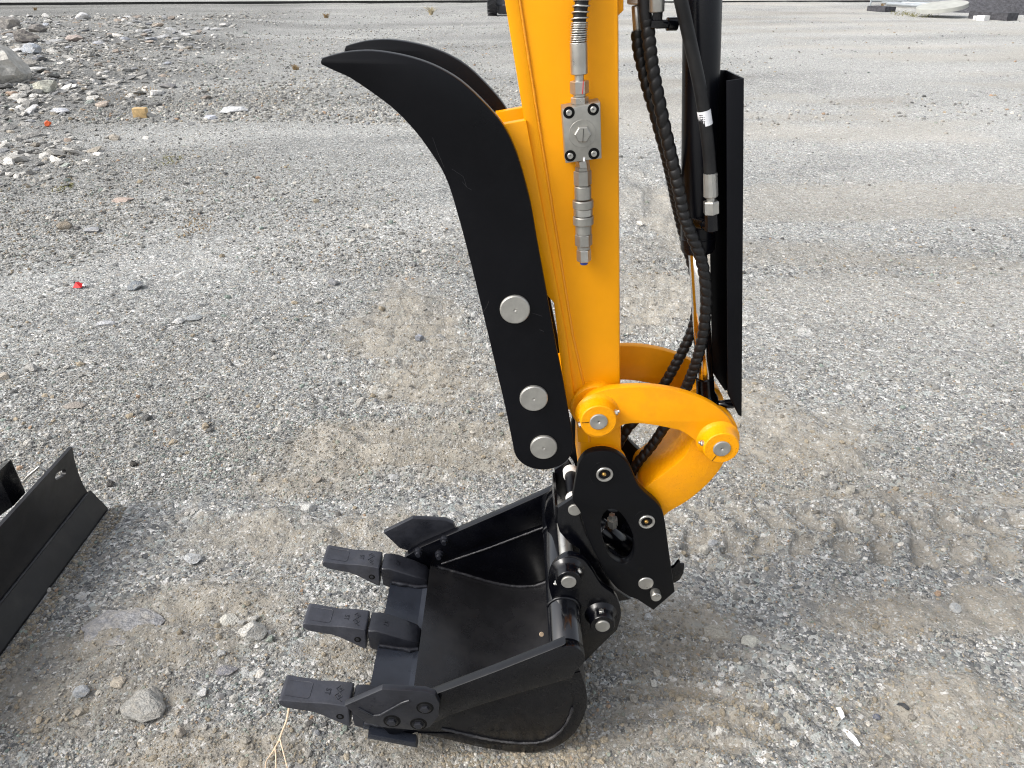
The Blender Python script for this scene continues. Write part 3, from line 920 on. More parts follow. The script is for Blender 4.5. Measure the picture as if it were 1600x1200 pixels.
def hexbolt(name, p, axis, r, h, m, parent, stud=0.0):
    prof = [(0, r * 1.12), (.0008, r * 1.12), (.0009, r), (h - .0008, r), (h, r * .86)]
    v, f = lathe_vf(p, axis, prof, 6)
    parts = [(v, f)]
    if stud:
        a = Vector(axis).normalized()
        parts.append(lathe_vf(Vector(p) + a * h, axis, [(0, r * .5), (stud * .8, r * .5), (stud, r * .38)], 10))
    V, F = join_vf(parts)
    return from_py(name, V, F, m, parent, 25)
for k, (y0, face, side) in enumerate(((1.290, 1.258, 1), (1.470, 1.522, -1))):
    sl = prism('side_link', link_out, y0, y0 + 0.0185, M['yellow_dirty'], arm, 0.002)
    plate = y0 if side > 0 else y0 + 0.0185
    for (cx, cz), mir in ((pinL, 0), (pinR, 1)):
        clamp_boss(cx, cz, face, plate, sl, side)
        a = R(-22) if not mir else R(8)
        for sg in (-1, 1):
            d = Vector((math.cos(a) * sg, 0, math.sin(a) * sg * (-1)))
            hexbolt('bolt', Vector((cx, face + side * .012, cz)) + d * .0345, d, .0058, .0055, M['steel'], sl, .004 if (sg > 0) ^ bool(mir) else 0)
        if k == 0:
            cut = Vector((cx, face - .0002, cz))
            ang = R(185) if not mir else R(-118)
            dd = Vector((math.cos(ang), 0, math.sin(ang)))
            tube('clamp_slit', [cut + dd * .0185, cut + dd * .0335], .0006, M['recess'], sl, 5)
for (cx, cz) in (pinL, pinR):
    cyl('pivot_pin', (cx, 1.27, cz), (cx, 1.51, cz), .016, M['pin'], arm)

# --- curved bucket link between them
BO = [(1139, 690), (1136, 712), (1126, 733), (1105, 758), (1075, 783), (1045, 801), (1030, 815), (1010, 827), (998, 818), (997, 800), (1001, 780)]
BI = [(1006, 764), (1020, 753), (1042, 736), (1060, 722), (1072, 708), (1080, 692), (1090, 676), (1108, 664), (1128, 669)]
bl_out = smooth(P(BO + BI, 1.318), 3, True)
blk = prism('bucket_link', bl_out, 1.318, 1.458, M['yellow_cast'], arm, 0.004)
cyl('link_tube', (pinR[0], 1.312, pinR[1]), (pinR[0], 1.352, pinR[1]), .045, M['yellow_dirty'], blk, 36)
cyl('link_tube', (pinR[0], 1.428, pinR[1]), (pinR[0], 1.466, pinR[1]), .045, M['yellow_dirty'], blk, 36)

# --- hydraulic cylinder
ax_top, ax_bot = p3(1097.5, 0, YC), p3(1090, 393, YC)
adir = (ax_bot - ax_top).normalized()
top2 = ax_top - adir * 0.52
Lb = (ax_bot - top2).length
barrel = lathe('cylinder_barrel', top2, adir, [(0, .03), (.003, .0315), (Lb - .034, .0315), (Lb - .033, .0308), (Lb - .030, .0308), (Lb - .029, .0318), (Lb - .008, .0318), (Lb - .0015, .029), (Lb, .022)], M['black_tube'], arm, 44, angle=28)
rod_end = Vector((pinR[0], YC, pinR[1]))
rd = (rod_end - ax_bot).normalized()
rl = (rod_end - ax_bot).length
rod = cyl('cylinder_rod', ax_bot - rd * .01, ax_bot + rd * (rl - .088), .0172, M['chrome'], arm, 40)
lathe('rod_eye', ax_bot + rd * (rl - .089), rd, [(0, .0172), (.001, .0184), (.034, .0184), (.042, .021), (.05, .025), (.07, .025)], M['black_gloss'], rod, 32)
cyl('eye_barrel', (pinR[0], 1.356, pinR[1]), (pinR[0], 1.424, pinR[1]), .034, M['black_gloss'], rod, 32)

# --- rod guard: a channel, open towards the cylinder
gt, gb = at(1162, 122, 1.335), at(1158.5, 642, 1.335)
def gpt(z):
    k = (z - gb[1]) / (gt[1] - gb[1])
    return gb[0] + (gt[0] - gb[0]) * k
zt = gt[1]
zb = gb[1] - .012
W3 = .0035
near_w, far_w = .0285, .036
def strip(name, pts, y0, y1, par):
    return prism(name, pts, y0, y1, M['black_satin'], par, .0012)
guard = strip('rod_guard', [(gpt(zt) - W3, zt), (gpt(zt), zt), (gpt(zb), zb), (gpt(zb) - W3, zb)], 1.3355, 1.4395, arm)
strip('guard_flange', [(gpt(zt) - near_w, zt - .004), (gpt(zt), zt), (gpt(zb), zb), (gpt(zb) - .007, zb + .003), (gpt(.845) - near_w, .845)], 1.332, 1.3355, guard)
strip('guard_flange', [(gpt(zt) - far_w, zt), (gpt(zt), zt), (gpt(zb), zb), (gpt(zb) - .008, zb), (gpt(.83) - far_w, .838)], 1.4395, 1.443, guard)
for yy in (1.3337,):
    c = at(1141, 637, 1.36)
    cyl('guard_lug', (c[0] - .022, 1.375, c[1] - .003), (c[0] + .014, 1.375, c[1] + .002), .0095, M['black_gloss'], guard, 18)

# --- hoses
def hose_path(pts, step=.0011):
    return resample(smooth([p3(*q) for q in pts], 8), step)
def wrap(name, pts, r, label=None):
    pitch = .0165
    def rf(s, a):
        f = ((s / pitch + 0.5 * math.sin(s * 19) + 0.3 * math.cos(a + s * 11)) % 1.0)
        return r * (0.74 + 0.27 * math.sin(math.pi * f) ** 0.42) * (1 + .025 * math.sin(s * 61) * math.sin(s * 23 + a))
    return tube(name, hose_path(pts), r, M['wrap'], arm, 18, rf, 70)
wrap('wrapped_hose', [(1011, 30, 1.345), (1014, 60, 1.345), (1018, 95, 1.345), (1024, 130, 1.345), (1032, 170, 1.345), (1042, 215, 1.345), (1052, 258, 1.342), (1061, 300, 1.338), (1070, 340, 1.335), (1082, 370, 1.332),
                      (1094, 400, 1.332), (1102, 440, 1.335), (1103, 480, 1.34), (1099, 520, 1.348), (1091, 555, 1.355), (1079, 590, 1.365), (1062, 628, 1.375), (1040, 664, 1.385), (1018, 697, 1.39), (995, 725, 1.39), (980, 750, 1.39)], .0113)
wrap('wrapped_hose', [(996, 48, 1.372), (999, 80, 1.372), (1007, 115, 1.372), (1016, 150, 1.372), (1026, 185, 1.374), (1036, 222, 1.380), (1044, 252, 1.392), (1052, 290, 1.415), (1062, 338, 1.440), (1077, 395, 1.444), (1087, 435, 1.444), (1090, 468, 1.442), (1084, 507, 1.434), (1070, 542, 1.430), (1050, 580, 1.428), (1030, 612, 1.425), (1005, 645, 1.43), (982, 668, 1.43), (966, 695, 1.425)], .0112)
# fittings they hang from
tube('hose_neck', hose_path([(1006, -60, 1.345), (1007, 0, 1.345), (1010, 34, 1.345)]), .0100, M['rubber'], arm, 14)
f1 = cyl('hose_ferrule', p3(997, 50, 1.372), p3(994.5, 8, 1.372), .0082, M['steel'], arm, 20)
lathe('ferrule_nut', p3(993.5, 7, 1.372), (0, 0, 1), [(0, .014), (.002, .0155), (.03, .0155), (.032, .014)], M['steel'], f1, 6)
f2 = cyl('hose_ferrule', p3(1026, 19, 1.335), p3(1027, -40, 1.335), .0122, M['steel'], arm, 20)
lathe('elbow_nut', p3(1026, 44, 1.335), (-0.02, 0, 1), [(0, .010), (.0012, .011), (.011, .011), (.0125, .0085), (.026, .0085)], M['black_gloss'], arm, 6)
lathe('port_stub', p3(1026, 38, 1.345), (1, .25, .0), [(0, .0065), (.018, .0065), (.0185, .010), (.034, .010)], M['black_gloss'], arm, 16)
# smooth hose across the barrel
hp = hose_path([(1050, -75, 1.318), (1057, -30, 1.320), (1066, 10, 1.325), (1076, 55, 1.330), (1087, 105, 1.332), (1096, 150, 1.333), (1103, 200, 1.334), (1107.5, 240, 1.335), (1110, 275, 1.336)], .004)
sh = tube('hydraulic_hose', hp, .0108, M['rubber'], arm, 20)
# white printed label around it
lab_a, lab_b = p3(1099.5, 172, 1.3335), p3(1103, 195, 1.3342)
labo = lathe('label_sticker', lab_a, lab_b - lab_a, [(0, .0112), ((lab_b - lab_a).length, .0112)], M['label'], sh, 28, caps=False)
Xl, Yl, Al = frame(lab_b - lab_a)
toc = (Vector((0, 0, CAM_H)) - lab_a); toc = (toc - Al * toc.dot(Al)).normalized()
sd = Al.cross(toc)
marks = []
rr = random.Random(3)
for i, aa in enumerate((-0.75, -0.55, -0.35, -0.1)):
    for j in range(4):
        if i == 3 and j == 0: continue
        ct = toc * math.cos(aa) + sd * math.sin(aa) * -1
        tng = sd * math.cos(aa) + toc * math.sin(aa)
        o = lab_a + Al * (.0052 + j * .0034 + (.0006 if i == 3 else 0)) + ct * .01128
        w, h = (.0007 if i == 3 else .0009), (.0006 if i == 3 else .0012) * rr.uniform(.6, 1.1)
        marks.append(([o - tng * w - Al * h, o + tng * w - Al * h, o + tng * w + Al * h, o - tng * w + Al * h], [(0, 1, 2, 3)]))
V, F = join_vf(marks)
from_py('label_print', V, F, M['ink'], labo)
fc = p3(1110, 270, 1.336)
dn = (p3(1111.5, 340, 1.336) - fc).normalized()
ff = lathe('hose_fitting', fc, dn, [(0, .0108), (.001, .0122), (.040, .0128), (.042, .0118), (.043, .0075), (.050, .0075)], M['steel'], arm, 12, angle=20)
lathe('fitting_nut', fc + dn * .0495, dn, [(0, .0125), (.0015, .0138), (.022, .0138), (.0235, .012)], M['steel'], ff, 6)
lathe('elbow', fc + dn * .072, dn, [(0, .0118), (.018, .0118), (.030, .0125), (.033, .010)], M['black_gloss'], ff, 8)
lathe('elbow_stub', p3(1111, 353, 1.336), (-.6, .8, -.05), [(0, .009), (.014, .009), (.0145, .011), (.05, .011)], M['black_gloss'], ff, 14)

# --- valve block with its fittings on the side of the stick
VY = 1.278
vq = P([(878.5, 170.5), (938, 160), (940, 247.5), (884, 255)], VY)
vb = prism('valve_block', vq, VY, STN - .001, M['block'], arm, .0012)
vc = [(889, 176), (927, 171), (891, 243.5), (928, 240)]
for (u, v) in vc:
    c = at(u, v, VY)
    lathe('bolt_recess', (c[0], VY - .0004, c[1]), (0, 1, 0), [(0, .0092), (.002, .0092)], M['recess'], vb, 24)  # flat disc, its black painted in as the shade of a sunk hole
    lathe('bolt', (c[0], VY - .0026, c[1]), (0, 1, 0), [(.0022, .0008), (.0020, .0020), (0, .0023), (0, .0042), (.0006, .0048), (.003, .0048)], M['steel'], vb, 20)
c = at(910, 209, VY)
lathe('plug_washer', (c[0], VY - .0006, c[1]), (0, 1, 0), [(0, .0215), (.001, .0222), (.0012, .0222)], M['block'], vb, 36)
hx = lathe('hex_plug', (c[0], VY - .009, c[1]), (0, 1, 0), [(0, .0118), (.0014, .0135), (.009, .0135)], M['block'], vb, 6, rot=R(0))
me_s = box_vf((c[0] + .0005, VY - .0092, c[1] - .001), (.0007, .0008, .021))
from_py('stamped_line', me_s[0], me_s[1], M['recess'], vb)
c2 = at(924, 222.5, VY)
lathe('stamped_dot', (c2[0], VY - .001, c2[1]), (0, 1, 0), [(0, .0018), (.0006, .0026), (.002, .0026)], M['block'], vb, 14)
c3 = at(912.5, 250, VY)
bx3 = box_vf((c3[0], VY - .0004, c3[1] + .001), (.003, .0008, .006))
from_py('paint_mark', bx3[0], bx3[1], M['label'], vb)
FY = 1.302
def stack(base_px, top_px, segs, parent, name0):
    """turned and hexagonal pieces along a line; segs: (kind, a, b, radius, material, name) in fractions of the line"""
    a, b = p3(*base_px), p3(*top_px)
    d = b - a
    Ln = d.length
    for kind, t0, t1, r, mk, nm in segs:
        l = (t1 - t0) * Ln
        bv = min(.0012, l * .2)
        lathe(nm, a + d * t0, d, [(0, r - bv), (bv, r), (l - bv, r), (l, r - bv)], M[mk], parent, 6 if kind == 'h' else 24, rot=R(30) if kind == 'h' else 0, angle=28)
up_ = thing  # (kept for clarity of the builders below)
nutA = lathe('hose_connector', p3(906, 166, FY), p3(905, 118, FY) - p3(906, 166, FY), [(0, .009), (.052, .0068)], M['steel'], arm, 18)
stack((906, 168, FY), (904, 66, FY), [('h', .06, .17, .0142, 'steel', 'hex_nut'), ('c', .17, .22, .010, 'steel', 'neck'), ('h', .22, .42, .0150, 'steel', 'hex_nut'), ('c', .42, .52, .0075, 'steel', 'neck'),
                                  ('c', .52, 1.0, .0136, 'steel', 'crimp_ferrule')], nutA, '')
tr = tube('red_paint_stripe', [p3(911.5, 126, FY - .0148), p3(911, 138, FY - .0142), p3(910, 147, FY - .0148)], .0007, M['red'], nutA, 6)
# hose running up inside a spring guard
hc = [(904, 72, FY), (904.5, 50, FY), (906, 25, FY + .002), (909.5, 0, FY + .004), (914, -40, FY + .006), (921, -100, FY + .01)]
cover_hose = tube('hydraulic_hose', hose_path(hc, .004), .0105, M['rubber'], arm, 18)
cp = hose_path(hc, .0008)
def spring(path, r, wire, parent):
    pts = [Vector(p) for p in path]
    out = []
    s, ph = 0.0, 0.0
    X = None
    for i in range(1, len(pts) - 1):
        t = (pts[i + 1] - pts[i - 1]).normalized()
        X = frame(t)[0] if X is None else (X - t * X.dot(t)).normalized()
        Yv = t.cross(X)
        ds = (pts[i] - pts[i - 1]).length
        s += ds
        pitch = .0031 if s < .034 else .0085
        ph += ds / pitch * 2 * math.pi
        m_ = 1 if s > .034 else 3
        for q in range(m_):
            pass
        out.append(pts[i] + (X * math.cos(ph) + Yv * math.sin(ph)) * r)
    return out
tube('spring_guard', resample(spring(hose_path(hc, .00035), .0128, .001, None), .0022), .00125, M['steel'], cover_hose, 6)
# fittings below the block
lowf = lathe('quick_coupling', p3(909.5, 250, FY), p3(912, 268, FY) - p3(909.5, 250, FY), [(0, .0115), (.03, .0115)], M['steel'], arm, 6, rot=R(30))
stack((910, 255, FY), (912.5, 410, FY), [('h', .03, .07, .0125, 'block', 'hex_nut'), ('h', .07, .21, .0150, 'block', 'hex_body'), ('c', .215, .345, .0143, 'block', 'sleeve'), ('c', .355, .435, .0178, 'block', 'knurled_ring'), ('c', .435, .51, .0165, 'steel', 'sleeve'),
                                     ('c', .515, .60, .0178, 'block', 'knurled_ring'), ('c', .60, .70, .0140, 'block', 'sleeve'), ('h', .70, .82, .0150, 'block', 'hex_body'), ('c', .82, .86, .0115, 'block', 'neck'), ('h', .86, .985, .0128, 'steel', 'hex_nut'),
                                     ('c', .985, 1.02, .0070, 'blue', 'plug')], lowf, '')

# --- quick coupler
QY = 1.290
QO = [(904, 727), (909, 718), (920, 709), (940, 704.5), (960, 708), (976, 718), (985, 731), (991, 745), (998, 759), (1010, 772), (1025, 785), (1035, 799), (1039.5, 818)]
QO2 = [(1045, 860), (1054.5, 925), (1021, 953.5), (996, 937)]
QO3 = [(985, 933), (966, 921), (951, 904), (935, 875), (920, 845), (910, 812), (905, 797), (895, 783), (897, 765), (901, 742)]
q_out = smooth(P(QO, QY), 3) + P(QO2, QY) + smooth(P(QO3, QY), 3)
hole = smooth(P([(952, 796), (942, 805), (939, 820), (941, 841), (950, 865), (963, 877), (975, 881), (985, 875), (991, 860), (989, 837), (979, 814), (966, 799)], QY), 3, True)
coup = prism('quick_coupler', [q_out, hole], QY, QY + .020, M['black_plate'], arm, .002)
prism('side_plate', [q_out, hole], 1.470, 1.490, M['black_plate'], coup, .002)
for (u, v, r) in ((944.5, 740.5, 13.3), (1010.5, 814.5, 12.6)):
    c = at(u, v, QY)
    rr_ = r * dep((c[0], QY, c[1])) / 1200
    lathe('bushing_groove', (c[0], QY - .0003, c[1]), (0, 1, 0), [(0, rr_ * 1.75), (.001, rr_ * 1.78), (.002, rr_ * 1.78)], M['black_plate'], coup, 40)
    lathe('pin', (c[0], QY - .004, c[1]), (0, 1, 0), [(.004, .001), (.004, rr_ * .68), (.0005, rr_ * .74), (0, rr_ * .80), (0, rr_ * .95), (.001, rr_), (.006, rr_)], M['steel'], coup, 36)
    lathe('grease_nipple', (c[0] - .001, QY - .0045, c[1]), (0, 1, 0), [(0, .002), (.002, .0042), (.005, .0048)], M['brass'], coup, 12)
    cyl('coupler_pin', (c[0], QY + .018, c[1]), (c[0], 1.475, c[1]), .019, M['pin'], coup)
c = at(1009, 911, QY)
lathe('lock_pin', (c[0], QY - .003, c[1]), (0, 1, 0), [(0, .0158), (.0015, .0172), (.005, .0172)], M['steel'], coup, 30)
c = at(1025.5, 934, QY - .018)
lathe('stop_pin', (c[0], QY - .018, c[1]), (0, 1, 0), [(0, .0105), (.0015, .0115), (.02, .0115)], M['steel'], coup, 26)
for (u, v, r) in ((924, 808.5, .0042), (967.5, 899.5, .0046), (1001, 889, .0068)):
    c = at(u, v, QY)
    lathe('bolt_hole', (c[0], QY - .0003, c[1]), (0, 1, 0), [(0, r), (.001, r)], M['recess'], coup, 18)  # no real opening: a black disc paints the hole's inner shade
# inside of the coupler: cross tubes, wedge and hydraulic stub seen through the opening
c = at(966, 835, 1.40)
v, f = box_vf((0, 0, 0), (.10, .15, .018), Matrix.Translation((c[0] + .02, 1.39, c[1] - .04)) @ Matrix.Rotation(R(-55), 4, 'Y'))
solid('cross_plate', v, f, M['black_gloss'], coup, .002)
c = at(957, 812, 1.33)
lathe('hydraulic_stub', (c[0] - .002, 1.33, c[1] + .014), (.12, .05, -1), [(0, .007), (.012, .0085), (.0125, .0125), (.028, .0125), (.029, .009), (.036, .009)], M['steel'], coup, 6)
cyl('lock_cylinder', (c[0] - .02, 1.39, c[1] - .07), (c[0] + .05, 1.39, c[1] - .13), .024, M['black_gloss'], coup)
# little lever sticking out behind the lower corner
lv = P([(1046, 892), (1054, 888), (1059, 881), (1063, 879), (1065, 885), (1070, 885), (1069, 897), (1063, 908), (1055, 913), (1046, 914)], 1.37)
prism('latch_lever', lv, 1.374, 1.384, M['black_gloss'], coup, .002)
# front bracket with its cross pin
fb = P([(872, 798), (895, 783), (905, 797), (912, 825), (922, 850), (938, 880), (930, 884), (905, 862), (890, 853), (875, 836), (871, 822)], 1.302)
fb_far = [(x - .0, z) for x, z in fb]
bk = prism('front_bracket', fb, 1.3115, 1.3235, M['black_gloss'], coup, .0015)
prism('front_bracket', fb, 1.452, 1.464, M['black_gloss'], coup, .0015)
wl_ = P([(868, 796), (872, 798), (871, 824), (867, 822)], 1.312)
prism('bracket_web', wl_, 1.324, 1.4515, M['black_gloss'], coup, .001)
c = at(898.5, 799, 1.304)
lathe('pin', (c[0], 1.307, c[1]), (0, 1, 0), [(0, .0135), (.001, .0145), (.005, .0145)], M['pin'], bk, 26)
cyl('cross_tube', (c[0], 1.325, c[1] + .004), (c[0], 1.451, c[1] + .004), .0145, M['black_satin'], coup, 24)
for y0 in (1.326, 1.426):
    cyl('white_spacer', (c[0], y0, c[1] + .004), (c[0], y0 + .022, c[1] + .004), .0180, M['white'], coup, 26)
# hook arms of the coupler gripping the bucket pins
ha = P([(905, 800), (922, 850), (940, 884), (960, 916), (985, 932), (965, 935), (935, 915), (915, 890), (905, 860)], 1.34)
for y0 in (1.330, 1.425):
    prism('hook_arm', ha, y0, y0 + .022, M['black_gloss'], coup, .002)

# ================================================================= the bucket
BN, BF = 1.125, 1.677
bucket = thing('excavator_bucket', 'glossy black digging bucket with three grey teeth resting on the gravel', 'bucket', (0.03, 1.40, 0.0))
O_ = P([(565, 1131), (640, 1149), (700, 1162), (760, 1175.5), (815, 1181.5), (860, 1177), (893, 1157), (912, 1128), (918, 1100), (914, 1075), (906, 1052)], BN)
lip_t, lip_b = (-0.334, 0.1055), (-0.334, 0.0885)
seam = (-0.231, 0.0865)
O2 = smooth(O_[1:], 4)
def offset_in(pts, d):
    out = []
    for i in range(len(pts)):
        a, b = np.array(pts[max(i - 1, 0)]), np.array(pts[min(i + 1, len(pts) - 1)])
        t = (b - a) / (np.linalg.norm(b - a) + 1e-9)
        nrm = np.array([-t[1], t[0]])
        out.append(tuple(np.array(pts[i]) + nrm * d))
    return out
inner = [(x, z + .0095 * max(0.0, 1 - (i + 1) / 12)) for i, (x, z) in enumerate(offset_in(O2, .010))]
band_top = P([(668, 1089), (680, 1084.5), (780, 1047.5), (860, 1016), (884, 1006)], BN)
tube_c = at(886, 1030, BN)
tr_ = .036
# shell: from the seam round the heel up to the cross tube
sh_out = [(seam[0] - .002, O2[0][1] + .001)] + O2 + [(tube_c[0] + tr_ * .92, tube_c[1] - .012)]
sh_in = offset_in(sh_out, .010)
sh_in = [(x, z + .0095 * max(0.0, 1 - i / 12)) for i, (x, z) in enumerate(sh_in)]
shell = prism('shell', sh_out + sh_in[::-1], BN + .012, BF - .012, M['black_inner'], bucket, .001, 40)
# cutting edge (lip plate)
prism('cutting_edge', [lip_b, (seam[0], O2[0][1] + .0035), (seam[0] + .001, seam[1]), lip_t], BN + .012, BF - .012, M['edge'], bucket, .002)
bead('weld_bead', [(seam[0] + .003, y, seam[1] - .001) for y in np.linspace(BN + .03, BF - .03, 30)], .0026, M['weld'], shell, 11, .4)
# cross tube
cyl('top_tube', (tube_c[0], BN + .006, tube_c[1]), (tube_c[0], BF - .006, tube_c[1]), tr_, M['tube_gloss'], bucket, 40)
# side plates, bars along their top, raised rim
cut_front = P([(590, 1128), (640, 1100)], BN)
side_poly = [(-.325, .095), (-.232, .070)] + O2[1:] + [(tube_c[0] + .034 * math.cos(a), tube_c[1] + .034 * math.sin(a)) for a in np.linspace(-.3, math.pi * .62, 8)] + [(x + .002, z - .005) for x, z in band_top[::-1][1:]] + [(-.262, .152)]
end_r = [(tube_c[0] + .0375 * math.cos(a), tube_c[1] + .0375 * math.sin(a)) for a in np.linspace(math.pi * .60, -math.pi * .30, 16)] + [at(893, 1060, BN)]
bar_poly = [at(634, 862, BF), at(660, 846, BF)] + band_top[2:] + end_r + P([(840, 1075), (760, 1099), (700, 1119), (684, 1128)], BN) + [at(652, 884, BF)]
rim_o = O2[1:-1]
rim_i = offset_in(rim_o, .030)
rim_poly = rim_o + rim_i[::-1][:-4]
for k, (a, b, s) in enumerate(((BN + .012, BN + .022, 1), (BF - .022, BF - .012, -1))):
    sp = prism('side_plate', side_poly, a, b, M['black_gloss'], bucket, .0015)
    if s > 0:
        prism('side_bar', bar_poly, BN, BN + .0235, M['black_gloss'], bucket, .0025)
        prism('wear_rim', rim_poly, BN + .0100, BN + .0125, M['black_gloss'], bucket, .003)
        bead('weld_bead', [(x, BN + .0115, z) for x, z in rim_i[2:26]], .0032, M['weld'], sp, 21, .7)
        bead('weld_bead', [(x, BN + .0115, z - .001) for x, z in P([(690, 1123), (740, 1106), (800, 1087)], BN)], .0018, M['black_gloss'], sp, 22)
    else:
        prism('side_bar', bar_poly, BF - .0235, BF, M['black_gloss'], bucket, .0025)
        prism('wear_rim', rim_poly, BF - .0125, BF - .0100, M['black_gloss'], bucket, .003)
        yy = BF - .0225
        bead('weld_bead', [(x, yy, z) for x, z in (at(690, 881, yy), at(760, 857.5, yy), at(852, 823, yy))], .0030, M['weld'], sp, 23, .5)
        bead('weld_bead', [(x, yy, z + .002) for x, z in inner[1:26]], .0042, M['weld'], sp, 24, .5)
# drain hole / leaf stuck on the back sheet
c = p3(846, 991, 1.30)
# ears
EY = 1.266
E_out = smooth(P([(862, 935), (857, 910), (864, 886), (880, 872), (895, 869), (912, 876), (926, 893), (940, 915), (960, 930), (969, 948), (970, 965), (964, 985)], EY), 3) + P([(945, 1003), (912, 1036), (895, 1052), (872, 1010)], EY)
ear_pins = (at(888.5, 908.5, 1.233), at(941.5, 977.5, 1.233))
for k, (y0, s) in enumerate(((EY, 1), (1.500, -1))):
    ear = prism('ear', E_out, y0, y0 + .018, M['black_gloss'], bucket, .002)
    face = y0 - .033 if s > 0 else y0 + .018 + .033
    for q, (cx, cz) in enumerate(ear_pins):
        lathe('boss', (cx, face, cz), (0, s, 0), [(0, .017), (0, .0262), (.002, .0275), (.018, .0285), (.027, .0325), (.033, .037)], M['black_gloss'], ear, 36, angle=40)
        lathe('pin', (cx, face - s * .004, cz), (0, s, 0), [(0, .0148), (.0015, .0162), (.012, .0162)], M['pin'], ear, 30)
        if k == 0:
            a = R(35) if q == 0 else R(95)
            d = Vector((math.cos(a), 0, math.sin(a)))
            hexbolt('bolt', Vector((cx, face + s * .014, cz)) + d * .0268, d, .0058, .006, M['steel'], ear, 0)
            if q == 0:
                hexbolt('bolt', Vector((cx, face + s * .014, cz)) - d * .0268, -d, .0056, .006, M['steel'], ear, .004)
    bead('weld_bead', [(tube_c[0] + .037 * math.cos(a), y0 - .002 if s > 0 else y0 + .02, tube_c[1] + .037 * math.sin(a)) for a in np.linspace(-.5, math.pi * .9, 16)], .004, M['black_gloss'], ear, 31)
for (cx, cz) in ear_pins:
    cyl('bucket_pin', (cx, EY - .01, cz), (cx, 1.528, cz), .0155, M['steel'], bucket)
c = at(847, 992, 1.30)
# small hole-like rust spot: a bare grease plug on the back sheet
gp = lathe('bare_plug', p3(846, 991, 1.262), (.35, -.6, .55), [(0, .0055), (.0015, .0052)], M['twig'], bucket, 10)

# adapters and teeth
TW = .066
def tooth_profile(Y0, pts):
    return [at(u, v, Y0) for u, v in pts]
AD = [at(586, 991, 1.363), at(597, 994.5, 1.363), at(620, 1001, 1.363), at(644, 1007, 1.363)]
def block(name, top, bottom, yc, hw_t, hw_b, m, parent, bevel):
    """profile strip with different half widths along its length: top/bottom lists of (x, z), hw lists per station"""
    v, f = [], []
    n = len(top)
    for i in range(n):
        for (p, hw) in ((top[i], hw_t[i]), (bottom[i], hw_b[i])):
            v.append((p[0], yc - hw, p[1])); v.append((p[0], yc + hw, p[1]))
    for i in range(n - 1):
        a, b = i * 4, (i + 1) * 4
        f += [(a, b, b + 1, a + 1), (a + 2, a + 3, b + 3, b + 2), (a, a + 2, b + 2, b), (a + 1, b + 1, b + 3, a + 3)]
    f += [(0, 1, 3, 2), ((n - 1) * 4, (n - 1) * 4 + 2, (n - 1) * 4 + 3, (n - 1) * 4 + 1)]
    return solid(name, v, f, m, parent, bevel, 3, 34)
tdir = Vector((.165, 0, -.028)).normalized()
